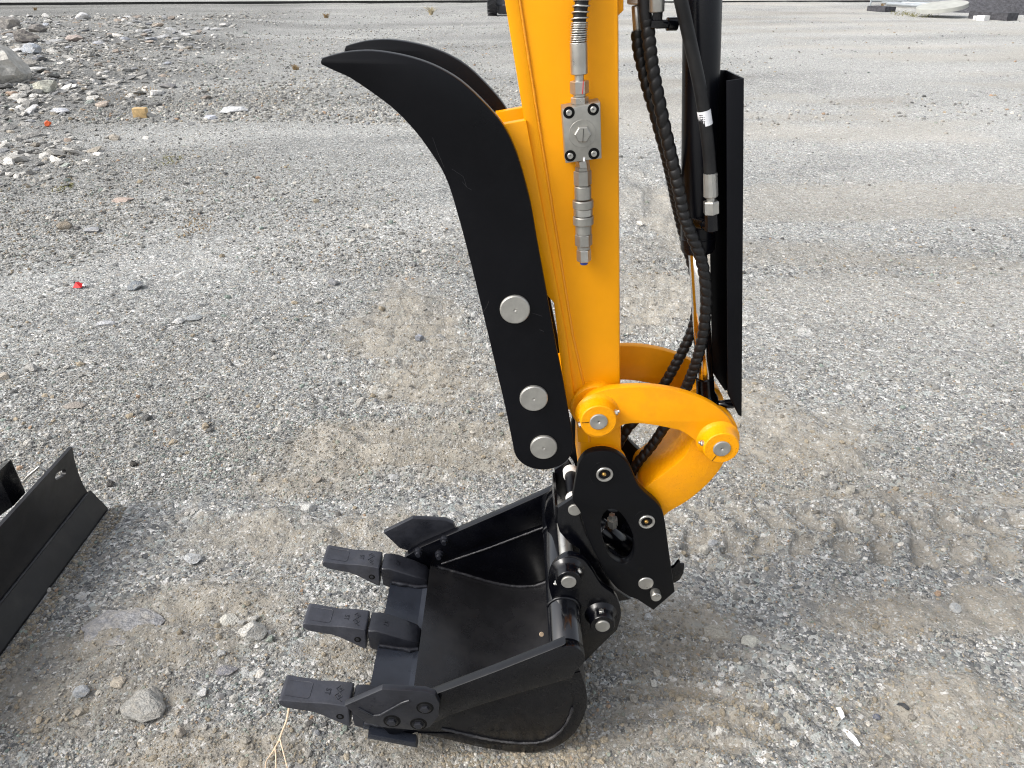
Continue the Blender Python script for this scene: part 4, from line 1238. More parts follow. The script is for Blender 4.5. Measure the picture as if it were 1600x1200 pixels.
for k, ys in enumerate((1.142, 1.364, 1.585)):
    yc = ys + TW / 2
    h = TW / 2
    # adapter: block welded over the lip, nose carries the tooth
    atop = [(-.3565, .1555), (-.334, .156), (-.312, .148), (-.272, .130), (-.241, .1155), (-.232, .103)]
    abot = [(-.3565, .094), (-.336, .085), (-.306, .083), (-.265, .076), (-.238, .072), (-.231, .072)]
    ad = block('adapter', atop, abot, yc, [h * .97, h * 1.0, h * 1.02, h * .98, h * .90, h * .74], [h * .97, h * 1.0, h * 1.02, h * .98, h * .92, h * .8], M['cast_dark'], bucket, .006)
    for sg in (-1, 1):
        bead('weld_bead', [(-.330, yc + sg * (h + .003), .110), (-.30, yc + sg * (h + .004), .104), (-.26, yc + sg * (h + .003), .0945), (-.236, yc + sg * (h - .002), .090)], .0058, M['cast_dark'], ad, 40 + k * 2 + sg, .7)
    lm = text_mesh("ST", .016, .0009)
    tgt = Matrix.Translation((-.316, yc - .002, .1500)) @ Matrix.Rotation(R(21), 4, 'Y') @ Matrix.Rotation(R(-90), 4, 'Z')
    place_mesh('lettering', lm, tgt, M['cast_dark'], ad)
    # tooth
    ttop = [(-.513, .1805), (-.507, .1835), (-.462, .1745), (-.440, .1705), (-.418, .169), (-.395, .1665), (-.364, .1605), (-.360, .159)]
    tbot = [(-.513, .1675), (-.500, .157), (-.462, .1450), (-.445, .1405), (-.425, .1300), (-.400, .114), (-.372, .0945), (-.364, .092)]
    tt = block('tooth', ttop, tbot, yc, [h * 1.06, h * 1.06, h * 1.0, h * .94, h * .94, h * .97, h, h], [h * 1.06, h * 1.06, h * 1.0, h * .96, h * .97, h * 1.0, h * 1.0, h * 1.0], M['cast'], bucket, .0042)
    # scooped panel on the wear face
    sl_ = (.1745 - .1835) / (.045)
    pv = []
    for (x, w) in ((-.500, .60), (-.453, .66)):
        for sg in (-1, 1):
            pv.append((x, yc + sg * h * w, .1835 + (x + .507) * sl_ + .0008))
    v, f = [], []
    rim_pts = [(-.500, yc - h * .62), (-.452, yc - h * .66), (-.449, yc - h * .5), (-.449, yc + h * .5), (-.452, yc + h * .66), (-.500, yc + h * .62)]
    tube('face_ridge', [(x, y, .1835 + (x + .507) * sl_ + .0000) for x, y in rim_pts], .0012, M['cast'], tt, 6)
    # retaining pin on the flank
    for sg in (-1, 1):
        lathe('pin', (-.383, yc + sg * (h + .0006), .1265), (0, -sg, 0), [(0, .0045), (.0012, .0058), (.003, .0058)], M['cast_dark'], tt, 16)
        lathe('pin_ring', (-.383, yc + sg * (h + .0003), .1265), (0, -sg, 0), [(0, .0085), (.0008, .0088), (.002, .0088)], M['recess'], tt, 20)
    # raised marks on top: letters and a double-diamond emblem
    a_t = math.atan2(.1685 - .1605, .05)
    def surf(x, y):
        return Vector((x, y, np.interp(x, [p[0] for p in ttop], [p[1] for p in ttop])))
    lm = text_mesh("ST", .0165, .0009)
    place_mesh('lettering', lm, Matrix.Translation(surf(-.4125, yc)) @ Matrix.Rotation(R(5), 4, 'Y') @ Matrix.Rotation(R(-90), 4, 'Z'), M['cast_dark'], tt)
    em = []
    for oy in (.0095, -.0095):
        for q in range(4):
            a0 = math.pi / 2 * q
            p0 = surf(-.387 + .0080 * math.cos(a0), yc + oy + .0095 * math.sin(a0)) + Vector((0, 0, .0004))
            p1 = surf(-.387 + .0080 * math.cos(a0 + math.pi / 2), yc + oy + .0095 * math.sin(a0 + math.pi / 2)) + Vector((0, 0, .0004))
            em.append(tube_vf([p0, p1], .0007, 5))
        a_, b_ = surf(-.390, yc + oy), surf(-.384, yc + oy)
        em.append(tube_vf([a_ + Vector((0, .0025, .0003)), b_ + Vector((0, .0025, .0003))], .0006, 5))
        em.append(tube_vf([b_ + Vector((0, .0025, .0003)), b_ + Vector((0, -.0025, .0003))], .0006, 5))
        em.append(tube_vf([surf(-.387, yc + oy) + Vector((0, .002, .0003)), surf(-.387, yc + oy) + Vector((0, -.0025, .0003))], .0006, 5))
    cpt = [surf(-.380 + .0022 * math.cos(a), yc - .021 + .0022 * math.sin(a)) + Vector((0, 0, .0003)) for a in np.linspace(0, 2 * math.pi, 13)]
    em.append(tube_vf(cpt, .0006, 5))
    V, F = join_vf(em)
    from_py('emblem', V, F, M['cast_dark'], tt)
# wear pad under the near corner
prism('corner_pad', [(-.322, .088), (-.318, .104), (-.215, .074), (-.212, .056)], BN - .010, BN + .012, M['edge'], bucket, .002)

# side cutters with bolts
cut_px = [(538, 1103), (597, 1077.5), (664, 1081), (680, 1087), (687, 1100), (685, 1120), (672, 1136), (655, 1142), (600, 1137), (572, 1130)]
CY = BN - .016
cpoly = P(cut_px, CY)
for k, (a, b, s) in enumerate(((CY, BN - .0005, 1), (BF + .0005, BF + .016, -1))):
    sc = prism('side_cutter', cpoly, a, b, M['cast_dark'], bucket, .0022)
    out = a if s > 0 else b
    ridge = P([(560, 1106), (583, 1118), (594, 1117), (628, 1098), (640, 1094)], out)
    if s > 0:
        bead('ridge', [(x, out - .0005, z) for x, z in ridge], .003, M['cast_dark'], sc, 50, .25)
        for (u, v, w, hh) in ((569, 1102, 5, 2), (580, 1103, 4, 3), (582, 1095, 6, 2), (584, 1091, 2, 4), (597, 1103, 3, 3), (603, 1101, 4, 2), (578, 1109, 3, 1.6)):
            cc = at(u, v, out)
            vb_ = box_vf((cc[0], out - .0002, cc[1]), (w * .0014, .0012, hh * .0012))
            from_py('raised_mark', vb_[0], vb_[1], M['cast_dark'], sc)
    for (u, v) in ((664, 1106), (612.5, 1126.5), (654, 1131)):
        cx, cz = at(u, v, CY)
        lathe('bolt_recess', (cx, out - s * .0006, cz), (0, s, 0), [(0, .0185), (.0008, .019), (.002, .019)], M['recess'], sc, 28)  # shade around the bolt put in as a dark disc
        lathe('bolt_washer', (cx, out - s * .0022, cz), (0, s, 0), [(0, .0125), (.001, .0145), (.004, .015)], M['black_gloss'], sc, 24)
        hexbolt('bolt', (cx, out - s * .0020, cz), (0, -s, 0), .0098, .005, M['cast_dark'], sc)
        # nut on the inside
        inn = BN + .022 if s > 0 else BF - .022
        if s < 0:
            lathe('nut', (cx, inn, cz + .004), (0, -1, 0), [(0, .012), (.002, .0125), (.0021, .0105), (.012, .0105), (.0122, .0075), (.021, .0068)], M['cast_dark'], sc, 14, angle=25)
# ================================================================= dozer blade
DY1 = 2.03
blade = thing('dozer_blade', 'black dozer blade with slotted top corner standing on gravel', 'dozer blade', (-1.37, 1.39, 0.0))
prof = smooth([(-1.388, .258), (-1.3945, .215), (-1.3965, .165), (-1.3945, .115), (-1.386, .074)], 4)
thick = [(x - .012, z + (.000)) for x, z in prof]
thick[0] = (prof[0][0] - .012, prof[0][1] + .001)
def extr(name, poly, y0, y1, m, parent, bevel=.0015): return prism(name, poly, y0, y1, m, parent, bevel)
# sheet is cut by a slot near its far top corner: built as a grid around the opening
def curved_sheet(name, y0, y1, m, parent):
    def px(z):
        zs = [p[1] for p in prof][::-1]; xs_ = [p[0] for p in prof][::-1]
        return float(np.interp(z, zs, xs_))
    z_lo, z_hi = prof[-1][1], prof[0][1]
    cy, cz, hw, hh = 1.945, .212, .030, .0105
    ang = R(-18)
    # ring of outline points (rectangle) and slot points matched by angle
    n = 48
    inner_, outer_ = [], []
    oy0, oy1, oz0, oz1 = 1.86, y1, .165, z_hi
    for i in range(n):
        a = 2 * math.pi * i / n
        ca, sa = math.cos(a), math.sin(a)
        lx = (hw - hh) * (1 if ca > 0 else -1) + hh * ca
        lz = hh * sa
        inner_.append((cy + lx * math.cos(ang) - lz * math.sin(ang), cz + lx * math.sin(ang) + lz * math.cos(ang)))
        # ray to rectangle
        ty = ((oy1 - cy) / ca if ca > 1e-6 else (oy0 - cy) / ca if ca < -1e-6 else 1e9)
        tz = ((oz1 - cz) / sa if sa > 1e-6 else (oz0 - cz) / sa if sa < -1e-6 else 1e9)
        t = min(ty, tz)
        outer_.append((cy + t * ca, cz + t * sa))
    # snap rectangle corners
    for corner in ((oy0, oz0), (oy0, oz1), (oy1, oz0), (oy1, oz1)):
        i = min(range(n), key=lambda q: (outer_[q][0] - corner[0]) ** 2 + (outer_[q][1] - corner[1]) ** 2)
        outer_[i] = corner
    V, F = [], []
    def add(y, z):
        V.append((px(z), y, z)); V.append((px(z) - .012, y, z)); return len(V) - 2
    ii = [add(*p) for p in inner_]
    oo = [add(*p) for p in outer_]
    for i in range(n):
        j = (i + 1) % n
        F.append((ii[i], oo[i], oo[j], ii[j])); F.append((ii[i] + 1, ii[j] + 1, oo[j] + 1, oo[i] + 1))
        F.append((ii[i], ii[j], ii[j] + 1, ii[i] + 1))
    # strips for the rest
    zs = sorted(set([z_lo] + [p[1] for p in prof if z_lo < p[1] < oz0] + [oz0]))
    for a, b in zip(zs, zs[1:]):
        q = [add(y0, a), add(y1, a), add(y1, b), add(y0, b)]
        F.append((q[0], q[1], q[2], q[3])); F.append((q[0] + 1, q[3] + 1, q[2] + 1, q[1] + 1))
    zs = sorted(set([oz0] + [p[1] for p in prof if oz0 < p[1] < z_hi] + [z_hi]))
    for a, b in zip(zs, zs[1:]):
        q = [add(y0, a), add(oy0, a), add(oy0, b), add(y0, b)]
        F.append((q[0], q[1], q[2], q[3])); F.append((q[0] + 1, q[3] + 1, q[2] + 1, q[1] + 1))
    # rims: top, bottom, two ends
    for zz, rev in ((z_hi, 0), (z_lo, 1)):
        a, b = add(y0, zz), add(y1, zz)
        F.append((a, b, b + 1, a + 1) if rev else (a, a + 1, b + 1, b))
    allz = [p[1] for p in prof]
    for yy in (y0, y1):
        for a, b in zip(allz, allz[1:]):
            q, r = add(yy, a), add(yy, b)
            F.append((q, r, r + 1, q + 1))
    me = bpy.data.meshes.new(name)
    me.from_pydata([tuple(map(float, k)) for k in V], [], F)
    me.update()
    clean(me, 1e-5)
    finish(me, m, 50)
    return link(name, me, parent)
curved_sheet('blade_sheet', .75, DY1, M['blade'], blade)
prism('cutting_edge', [(-1.3885, .078), (-1.384, .081), (-1.3455, .008), (-1.3475, -.006), (-1.362, .010), (-1.396, .074)], .75, DY1 + .012, M['blade'], blade, .0015)
bead('weld_bead', [(-1.3845, y, .080) for y in np.linspace(.76, DY1 - .01, 40)], .0042, M['weld'], blade, 61, .35)
# mounting arm and plates behind the blade
bx_ = P([(-60, 760), (0, 728), (15, 720), (38, 772), (0, 800), (-60, 840)], 1.86)
prism('push_arm', bx_, 1.80, 1.87, M['black_gloss'], blade, .004)
v, f = box_vf((-1.60, 1.55, .10), (.40, .10, .09))
solid('push_arm', v, f, M['black_gloss'], blade, .004)
v, f = box_vf((-1.445, 1.80, .13), (.09, .30, .07))
solid('rear_brace', v, f, M['black_gloss'], blade, .004)
a_, b_ = p3(44, 744, 1.98), p3(62, 729, 1.99)
tube('grease_pipe', [a_ - Vector((.02, .0, .02)), a_, b_, b_ + Vector((.012, .004, -.02))], .0045, M['steel'], blade, 10)

# ================================================================= rocks: each one a thing
def rock(u, v, w, h, colr, label, seed, flat=0.7, sub=3, sink=0.28, name='rock', cat='rock', group=None, cuts=10, yaw=None, wid=None, rough=.07):
    """a stone whose foot stands where (u, v) falls; w, h its size in the picture"""
    x, y = gnd(u, v)
    d = y * _c + CAM_H * _s
    rx = w / 2 * d / 1200
    ang = math.atan2(CAM_H, y)
    # height seen = depth * sin + height * cos
    hh = h * d / 1200
    ry = wid if wid else min(rx * 0.85, hh / (2 * math.sin(ang) + 1e-3))
    rz = max(0.25 * rx, (hh - 2 * ry * math.sin(ang) * 0.6) / (2 * math.cos(ang)) * 1.2) if flat is None else rx * flat
    me = rock_mesh(name, seed, sub, cuts, (1, 1, 1), rough, M['rock'])
    o = link(name, me)
    y += ry * 0.6
    o.location = (x, y, float(gh(np.array([x]), np.array([y]))[0]) + rz * (1 - 2 * sink) * 0.9)
    o.scale = (rx * 1.12, ry * 1.12, rz * 1.1)
    o.rotation_euler = (0, 0, random.Random(seed).uniform(-.25, .25) if yaw is None else yaw)
    o.color = (*colr, 1)
    return tag(o, label, cat, group)
G = [(.17, .172, .178), (.27, .275, .28), (.40, .40, .39), (.56, .55, .52), (.36, .31, .24), (.46, .40, .33)]
ROCKS = [
    (-6, 142, 92, 135, (.44, .43, .40), 'big pale speckled boulder among the rubble beside the pyramid-shaped rock', 1, .80, .2),
    (42, 88, 40, 30, (.12, .11, .105), 'dark brown block of rock just behind the big pale boulder', 2, .55, .2),
    (62, 70, 24, 18, (.17, .16, .155), 'small dark rock beside the dark brown block behind the boulder', 15, .6, .2),
    (16, 63, 30, 18, (.20, .19, .18), 'pointed dark rock tip rising behind the big boulder', 16, .8, .2),
    (68, 152, 40, 30, (.48, .48, .41), 'pale pyramid-shaped rock in front of the big boulder', 3, .75, .2),
    (54, 104, 30, 20, (.42, .45, .49), 'bluish white rock wedged between boulder and dark block', 4, .65, .2),
    (64, 112, 22, 13, (.16, .17, .19), 'dark slate stone under the bluish white rock', 17, .5, .2),
    (45, 120, 26, 18, (.28, .27, .25), 'grey rock tucked against the right flank of the boulder', 18, .6, .2),
    (20, 158, 22, 10, (.44, .32, .24), 'pinkish tan stone at the foot of the boulder', 19, .45, .2),
    (54, 128, 34, 8, (.52, .52, .51), 'flat white stone between boulder and pyramid rock', 20, .3, .2),
    (128, 48, 26, 12, (.56, .56, .57), 'pale upright stone in the far rubble', 21, .5, .2),
    (120, 84, 26, 12, (.38, .32, .29), 'rusty pink stone in the rubble past the boulder', 22, .4, .2),
    (93, 178, 30, 10, (.46, .48, .52), 'flat pale blue stone nearest the yard at the rubble foot', 23, .3, .2),
    (152, 135, 18, 9, (.24, .25, .26), 'dark grey stone at the edge of the rubble', 24, .5, .2),
    (362, 176, 42, 11, (.56, .57, .58), 'flat white slab of stone near the wood block', 25, .25, .25),
    (327, 186, 20, 8, (.48, .50, .56), 'bluish pale stone beside the flat white slab', 26, .4, .25),
    (262, 137, 30, 8, (.17, .17, .18), 'dark splintered stone lying flat beyond the wood block', 27, .25, .25),
    (393, 1003, 40, 42, (.56, .55, .51), 'white angular rock pointing upward beside the middle tooth', 5, .85, .22),
    (395, 974, 17, 18, (.50, .49, .46), 'small pale stone perched behind the white angular rock', 28, .8, .2),
    (378, 979, 13, 12, (.44, .44, .42), 'tiny grey stone touching the white angular rock', 29, .7, .2),
    (298, 879, 26, 24, (.54, .55, .55), 'round white stone on sand above the grey embedded slab', 6, .75, .25),
    (357, 884, 14, 16, (.50, .50, .49), 'small white stone in the sand beside the round white stone', 30, .7, .25),
    (353, 975, 32, 22, (.52, .51, .46), 'flat cream stone leaning in brown dirt near the white rock', 7, .45, .25),
    (222, 1117, 76, 46, (.31, .305, .285), 'large flat grey angular stone in the dirt in front', 8, .34, .2),
    (185, 1003, 120, 62, (.25, .25, .258), 'big grey slab of rock embedded flush beside the dozer blade', 9, .05, .55),
    (478, 800, 26, 24, (.50, .50, .48), 'pale stone half sunk in sand behind the far tooth', 10, .6, .3),
    (494, 754, 18, 15, (.34, .30, .25), 'tan stone in dirt behind the bucket', 31, .7, .25),
    (316, 1091, 18, 18, (.56, .56, .55), 'small round white pebble beside the flat grey stone', 32, .8, .25),
    (343, 1093, 15, 14, (.35, .35, .35), 'round grey pebble beside the small white pebble', 33, .8, .25),
    (125, 1089, 24, 16, (.34, .36, .38), 'bluish grey stone beside the flat grey stone, towards the blade', 34, .6, .25),
    (126, 937, 16, 13, (.54, .54, .53), 'white pebble between dozer blade and embedded slab', 35, .7, .25),
    (354, 1060, 32, 20, (.22, .22, .24), 'flat slate grey stone in brown dirt below the cream stone', 36, .35, .25),
    (282, 1156, 18, 28, (.36, .32, .27), 'tan oval stone standing on end near the picture bottom', 37, .9, .3),
    (121, 1116, 17, 20, (.37, .33, .27), 'tan rounded stone beside the bluish grey stone', 38, .8, .25),
    (184, 1074, 26, 16, (.42, .37, .30), 'sandy tan stone half buried above the flat grey stone', 39, .5, .35),
    (348, 1032, 17, 18, (.38, .39, .39), 'grey pebble right of the brown dirt patch by near tooth', 40, .7, .25),
    (1174, 1007, 28, 19, (.58, .57, .50), 'cream pointed stone lying on sand beyond the coupler', 11, .4, .25),
    (1122, 1000, 42, 30, (.36, .34, .29), 'sand-coloured wedge of rock half buried beside the cream stone', 12, .4, .35),
    (1496, 953, 20, 20, (.42, .43, .43), 'grey rock sunk in a hollow right of the track prints', 13, .7, .25),
    (1330, 772, 20, 18, (.42, .40, .35), 'round tan stone above the crawler prints', 14, .8, .25),
    (1303, 766, 14, 12, (.34, .34, .33), 'small grey stone beside the round tan stone', 41, .7, .25),
    (1287, 748, 14, 11, (.46, .45, .42), 'small pale stone above the grey stone by the prints', 42, .7, .25),
    (1103, 868, 20, 15, (.50, .48, .43), 'cream stone on the gravel ridge near the yellow link', 43, .7, .25),
    (1139, 870, 17, 13, (.36, .36, .35), 'grey stone right of the cream stone by the prints', 44, .7, .25),
    (1113, 857, 22, 9, (.40, .41, .42), 'long flat grey stone behind the cream stone', 45, .4, .25),
    (1022, 1073, 12, 13, (.62, .61, .57), 'tiny white cube-like stone on sand near the bucket', 46, .9, .2),
    (1012, 970, 16, 14, (.52, .53, .53), 'pale stone on the sand just below the coupler tip', 47, .8, .3),
    (1371, 1121, 12, 14, (.11, .125, .17), 'dark blue-grey stone right of the white plastic shreds', 48, .7, .2),
    (143, 366, 26, 13, (.33, .34, .36), 'flat bluish grey stone above the red scrap', 49, .45, .25),
    (99, 360, 24, 14, (.26, .22, .17), 'brown stone beside the flat bluish grey stone', 50, .6, .3),
    (191, 316, 32, 9, (.44, .35, .30), 'flat pinkish slab of stone behind the brown stone', 51, .2, .25),
    (208, 455, 26, 17, (.23, .25, .27), 'dark grey stone on gravel right of the red scrap', 52, .6, .25),
    (280, 506, 16, 9, (.62, .62, .61), 'small white stone on grey gravel mid yard', 53, .6, .2),
    (45, 579, 22, 18, (.42, .41, .39), 'pale grey angular stone above the dozer blade', 54, .55, .25),
    (4, 592, 20, 14, (.40, .36, .31), 'tan stone cut by the picture edge above the blade', 55, .6, .25),
    (207, 727, 13, 15, (.022, .022, .024), 'upright black lump of asphalt right of the blade corner', 56, 1.0, .2),
    (172, 760, 13, 11, (.028, .028, .03), 'low black lump of asphalt close to the blade corner', 57, .8, .25),
    (521, 446, 17, 13, (.22, .225, .24), 'dark grey stone alone on gravel left of the thumb', 58, .7, .25),
    (646, 418, 14, 9, (.17, .175, .18), 'dark stone on gravel close to the thumb plate', 59, .6, .25),
    (655, 537, 15, 14, (.30, .32, .37), 'blue-grey stone in the sand ridges behind the thumb', 60, .7, .25),
    (687, 528, 15, 12, (.33, .33, .32), 'grey pointed stone in the sand ridges near the thumb', 61, .8, .25),
    (631, 584, 9, 10, (.60, .59, .54), 'tiny cream stone below the sand ridges', 62, .8, .25),
    (692, 588, 15, 13, (.52, .49, .44), 'pale broken stone in sand near the thumb foot', 63, .6, .25),
    (715, 586, 12, 11, (.56, .56, .55), 'white round stone beside the pale broken stone', 64, .8, .25),
    (120, 360, 12, 7, (.12, .12, .125), 'tiny dark stone between brown and bluish stones', 65, .5, .25),
    (165, 511, 30, 12, (.46, .47, .49), 'pale flat blue-white stone sunk in the gravel mid yard', 66, .2, .3),
    (300, 500, 24, 8, (.30, .32, .33), 'thin grey sliver of stone in the mid yard gravel', 67, .2, .3),
    (113, 640, 30, 12, (.30, .27, .24), 'dull brown flat stone on gravel above the blade', 68, .25, .3),
    (614, 748, 16, 12, (.42, .43, .43), 'grey stone in gravel left of the coupler', 69, .6, .3),
    (672, 810, 12, 10, (.46, .46, .45), 'pale pebble just behind the bucket side cutter', 70, .7, .3),
    (1030, 690, 12, 8, (.44, .42, .38), 'pebble seen through the gap of the yellow links', 71, .7, .3),
]
for i, (u, v, w, h, cc, lab, seed, flat, sink) in enumerate(ROCKS):
    rock(u, v, w, h, cc, lab, seed + 100, flat, 3, sink)
# rubble stones along the rubble edge that nothing tells apart
rr = random.Random(12)
nrub = 0
protos = [rock_mesh('rubble_stone', 900 + k, 2, 9, (1, 1, 1), .06, M['rock']) for k in range(8)]
while nrub < 150:
    y = rr.uniform(8.5, 25)
    x = -rr.uniform(.30, .68) * (y * _c + CAM_H * _s)
    if rr.random() > float(k_rubble(np.array([x]), np.array([y]), np.array([0.0]))[0]) + .02: continue
    s = rr.uniform(.05, .13) * (0.8 + y * .012)
    o = link('rubble_stone', protos[nrub % 8])
    o.location = (x, y, float(gh(np.array([x]), np.array([y]))[0]) + s * .15)
    o.scale = (s * rr.uniform(.8, 1.6), s * rr.uniform(.6, 1.0), s * rr.uniform(.2, .5))
    o.rotation_euler = (rr.uniform(-.3, .3), rr.uniform(-.3, .3), rr.uniform(0, 6.28))
    t, word = rr.choice([((.20, .205, .21), 'dark grey'), ((.30, .305, .31), 'mid grey'), ((.33, .335, .34), 'mid grey'), ((.42, .425, .43), 'light grey'), ((.52, .525, .53), 'whitish'), ((.58, .57, .55), 'whitish'),
                         ((.36, .30, .25), 'tan'), ((.26, .22, .19), 'brown'), ((.36, .38, .42), 'bluish grey')])
    o.color = (*t, 1)
    tag(o, word + ' angular rubble stone among the broken rock around the boulder', 'rock', word + ' rubble stones around the boulder')
    nrub += 1

# ================================================================= scraps on the ground
def gz(x, y): return float(gh(np.array([x]), np.array([y]))[0])
x, y = gnd(218, 184)
v, f = box_vf((0, 0, .055), (.15, .11, .11), Matrix.Translation((x, y + .05, gz(x, y))) @ Matrix.Rotation(R(8), 4, 'Z'))
tag(solid('wood_block', v, f, M['wood'], None, .004), 'short sawn block of yellow timber on the far gravel', 'wood block')
x, y = gnd(76, 198)
me = rock_mesh('plastic_scrap', 77, 2, 8, (1, 1, .7), .1, M['orange'])
o = link('plastic_scrap', me); o.location = (x, y, gz(x, y) + .03); o.scale = (.045, .04, .05)
tag(o, 'small orange plastic scrap at the foot of the rubble', 'litter')
x, y = gnd(123, 452)
zz = gz(x, y)
v = [(x - .035, y - .02, zz + .002), (x + .035, y - .025, zz + .004), (x + .045, y + .03, zz + .012), (x - .028, y + .035, zz + .01), (x - .01, y, zz + .045), (x + .018, y + .01, zz + .030), (x, y + .025, zz + .04)]
v = [(x + (a - x) * .66, y + (b - y) * .66, zz + (c - zz) * .66) for a, b, c in v]
f = [(0, 1, 4), (1, 5, 4), (1, 2, 5), (2, 6, 5), (4, 5, 6), (2, 3, 6), (3, 0, 4), (3, 4, 6), (0, 3, 2, 1)]
rs = thing('plastic_wrapper', 'crumpled red scrap of plastic with a white corner on gravel', 'litter', (x, y, zz))
from_py('red_scrap', v, f, M['red'], rs, 20)
v = [(x + .03, y + .005, zz + .012), (x + .058, y + .0, zz + .008), (x + .066, y + .03, zz + .010), (x + .04, y + .035, zz + .022), (x + .045, y + .015, zz + .030)]
v = [(x + (a - x) * .66, y + (b - y) * .66, zz + (c - zz) * .66) for a, b, c in v]
from_py('white_corner', v, [(0, 1, 4), (1, 2, 4), (2, 3, 4), (3, 0, 4), (0, 3, 2, 1)], M['plastic_white'], rs, 20)
# twig in front
def gp3(u, v, z): 
    q = gnd(u, v, z); return Vector((q[0], q[1], z))
tw = thing('twig', 'bleached forked twig on the ground under the nearest tooth', 'twig', (gnd(435, 1160)[0], gnd(435, 1160)[1], 0))
main = [gp3(452.5, 1101, .075), gp3(448, 1125, .055), gp3(441, 1143, .042), gp3(437, 1155, .035), gp3(430, 1168, .028), gp3(424, 1178, .023), gp3(416, 1190, .02), gp3(414, 1206, .018), gp3(408, 1240, .014)]
tube('stem', smooth(main, 4), [max(.0011, .0030 - .00006 * i) for i in range(len(smooth(main, 4)))], M['twig'], tw, 8)
for br_ in ([gp3(437, 1153, .036), gp3(441, 1168, .034), gp3(445, 1184, .03), gp3(450, 1204, .025), gp3(456, 1240, .02)], [gp3(430, 1169, .028), gp3(431, 1180, .028), gp3(431.5, 1204, .025), gp3(434, 1240, .02)]):
    s_ = smooth(br_, 4)
    tube('branch', s_, [max(.0009, .0019 - .00004 * i) for i in range(len(s_))], M['twig'], tw, 7)
# torn white plastic
def shred(pts, wpx, label, dark=False):
    L_, R_ = [], []
    for (u, v), w in zip(pts, wpx):
        q = gnd(u, v); z = gz(*q) + .006 + .004 * math.sin(u)
        sc_ = (q[1] * _c + CAM_H * _s) / 1200
        L_.append((q[0] - w * sc_ * .5, q[1] - w * sc_ * .25, z)); R_.append((q[0] + w * sc_ * .5, q[1] + w * sc_ * .25, z + .004))
    n_ = len(L_)
    vv = L_ + R_ + [(a[0], a[1], a[2] - .0015) for a in L_] + [(a[0], a[1], a[2] - .0015) for a in R_]
    ff = []
    for i in range(n_ - 1):
        ff += [(i, i + 1, n_ + i + 1, n_ + i), (2 * n_ + i, 3 * n_ + i, 3 * n_ + i + 1, 2 * n_ + i + 1), (i, 2 * n_ + i, 2 * n_ + i + 1, i + 1), (n_ + i, n_ + i + 1, 3 * n_ + i + 1, 3 * n_ + i)]
    o = from_py('plastic_shred', vv, ff, M['dark_scrap' if dark else 'plastic_white'], None, 60)
    return tag(o, label, 'litter')
shred([(1305, 1109), (1309, 1114), (1313, 1121), (1316, 1127)], [3, 5, 7, 5], 'upper torn strip of white plastic on the sand')
shred([(1318, 1137), (1324, 1142), (1330, 1150), (1335, 1158), (1338, 1162), (1343, 1166)], [2, 5, 8, 6, 5, 2], 'lower longer torn strip of white plastic on the sand')
shred([(1309, 1134), (1311, 1130), (1316, 1128)], [4, 4, 3], 'curled black scrap touching the upper white plastic strip', True)
shred([(1402, 1100), (1409, 1103), (1416, 1108), (1420, 1110)], [3, 5, 5, 2], 'thin dark leaf-like scrap right of the white plastic', True)
# dry weeds
def weed(name, u, v, wpx, hpx, m, label, nb, seed, flat=False):
    rr = random.Random(seed)
    x, y = gnd(u, v)
    d = (y * _c + CAM_H * _s) / 1200
    W, Hh = wpx * d / 2, hpx * d
    t = thing(name, label, 'weed', (x, y, gz(x, y)))
    parts = []
    for i in range(nb):
        a = rr.uniform(0, 6.283); r0 = W * math.sqrt(rr.random()) * (0.95 if flat else .35)
        bx, by = x + r0 * math.cos(a), y + r0 * math.sin(a) * (2.0 if flat else .8)
        z = gz(x, y)
        ln = Hh * rr.uniform(.35, 1.0)
        lean = Vector((rr.gauss(0, .45), rr.gauss(0, .45), 0)) * (2.0 if flat else 1)
        p = [Vector((bx, by, z)), Vector((bx, by, z)) + (lean * .35 + Vector((0, 0, .6))) * ln, Vector((bx, by, z)) + (lean + Vector((0, 0, .9))) * ln]
        w = max(.003, ln * .07) * rr.uniform(.7, 1.3)
        parts.append(tube_vf(p, [w, w * .8, w * .2], 4))
    V, F = join_vf(parts)
    o = from_py('stems', V, F, m, t, 60)
    o["kind"] = "stuff"
    return t
weed('dry_weed', 195, 148, 80, 5, M['dry'], 'low rusty brown weed patch behind the wood block', 130, 1, True)
weed('dry_weed', 306, 358, 56, 4, M['dry'], 'flat rusty brown weed patch in mid yard', 80, 2, True)
weed('dry_weed', 510, 29, 18, 8, M['dry'], 'small tan weed tuft far behind the thumb', 40, 3)
weed('grass_tuft', 673, 24, 12, 14, M['dry_pale'], 'pale upright dry grass tuft far behind beside the wheel', 40, 4)
weed('dry_weed', 55, 16, 14, 6, M['dry'], 'brown weed tuft under the long pale wall', 30, 5)
weed('dry_weed', 462, 108, 26, 9, M['dry'], 'brownish weed tuft just left of the thumb tip', 40, 6)
weed('dry_weed', 103, 295, 30, 6, M['moss'], 'faint yellowish weed left of mid yard above the brown stone', 40, 7, True)
weed('dry_weed', 262, 254, 40, 6, M['moss'], 'faint olive weed patch in the grey gravel behind the pinkish slab', 40, 8, True)

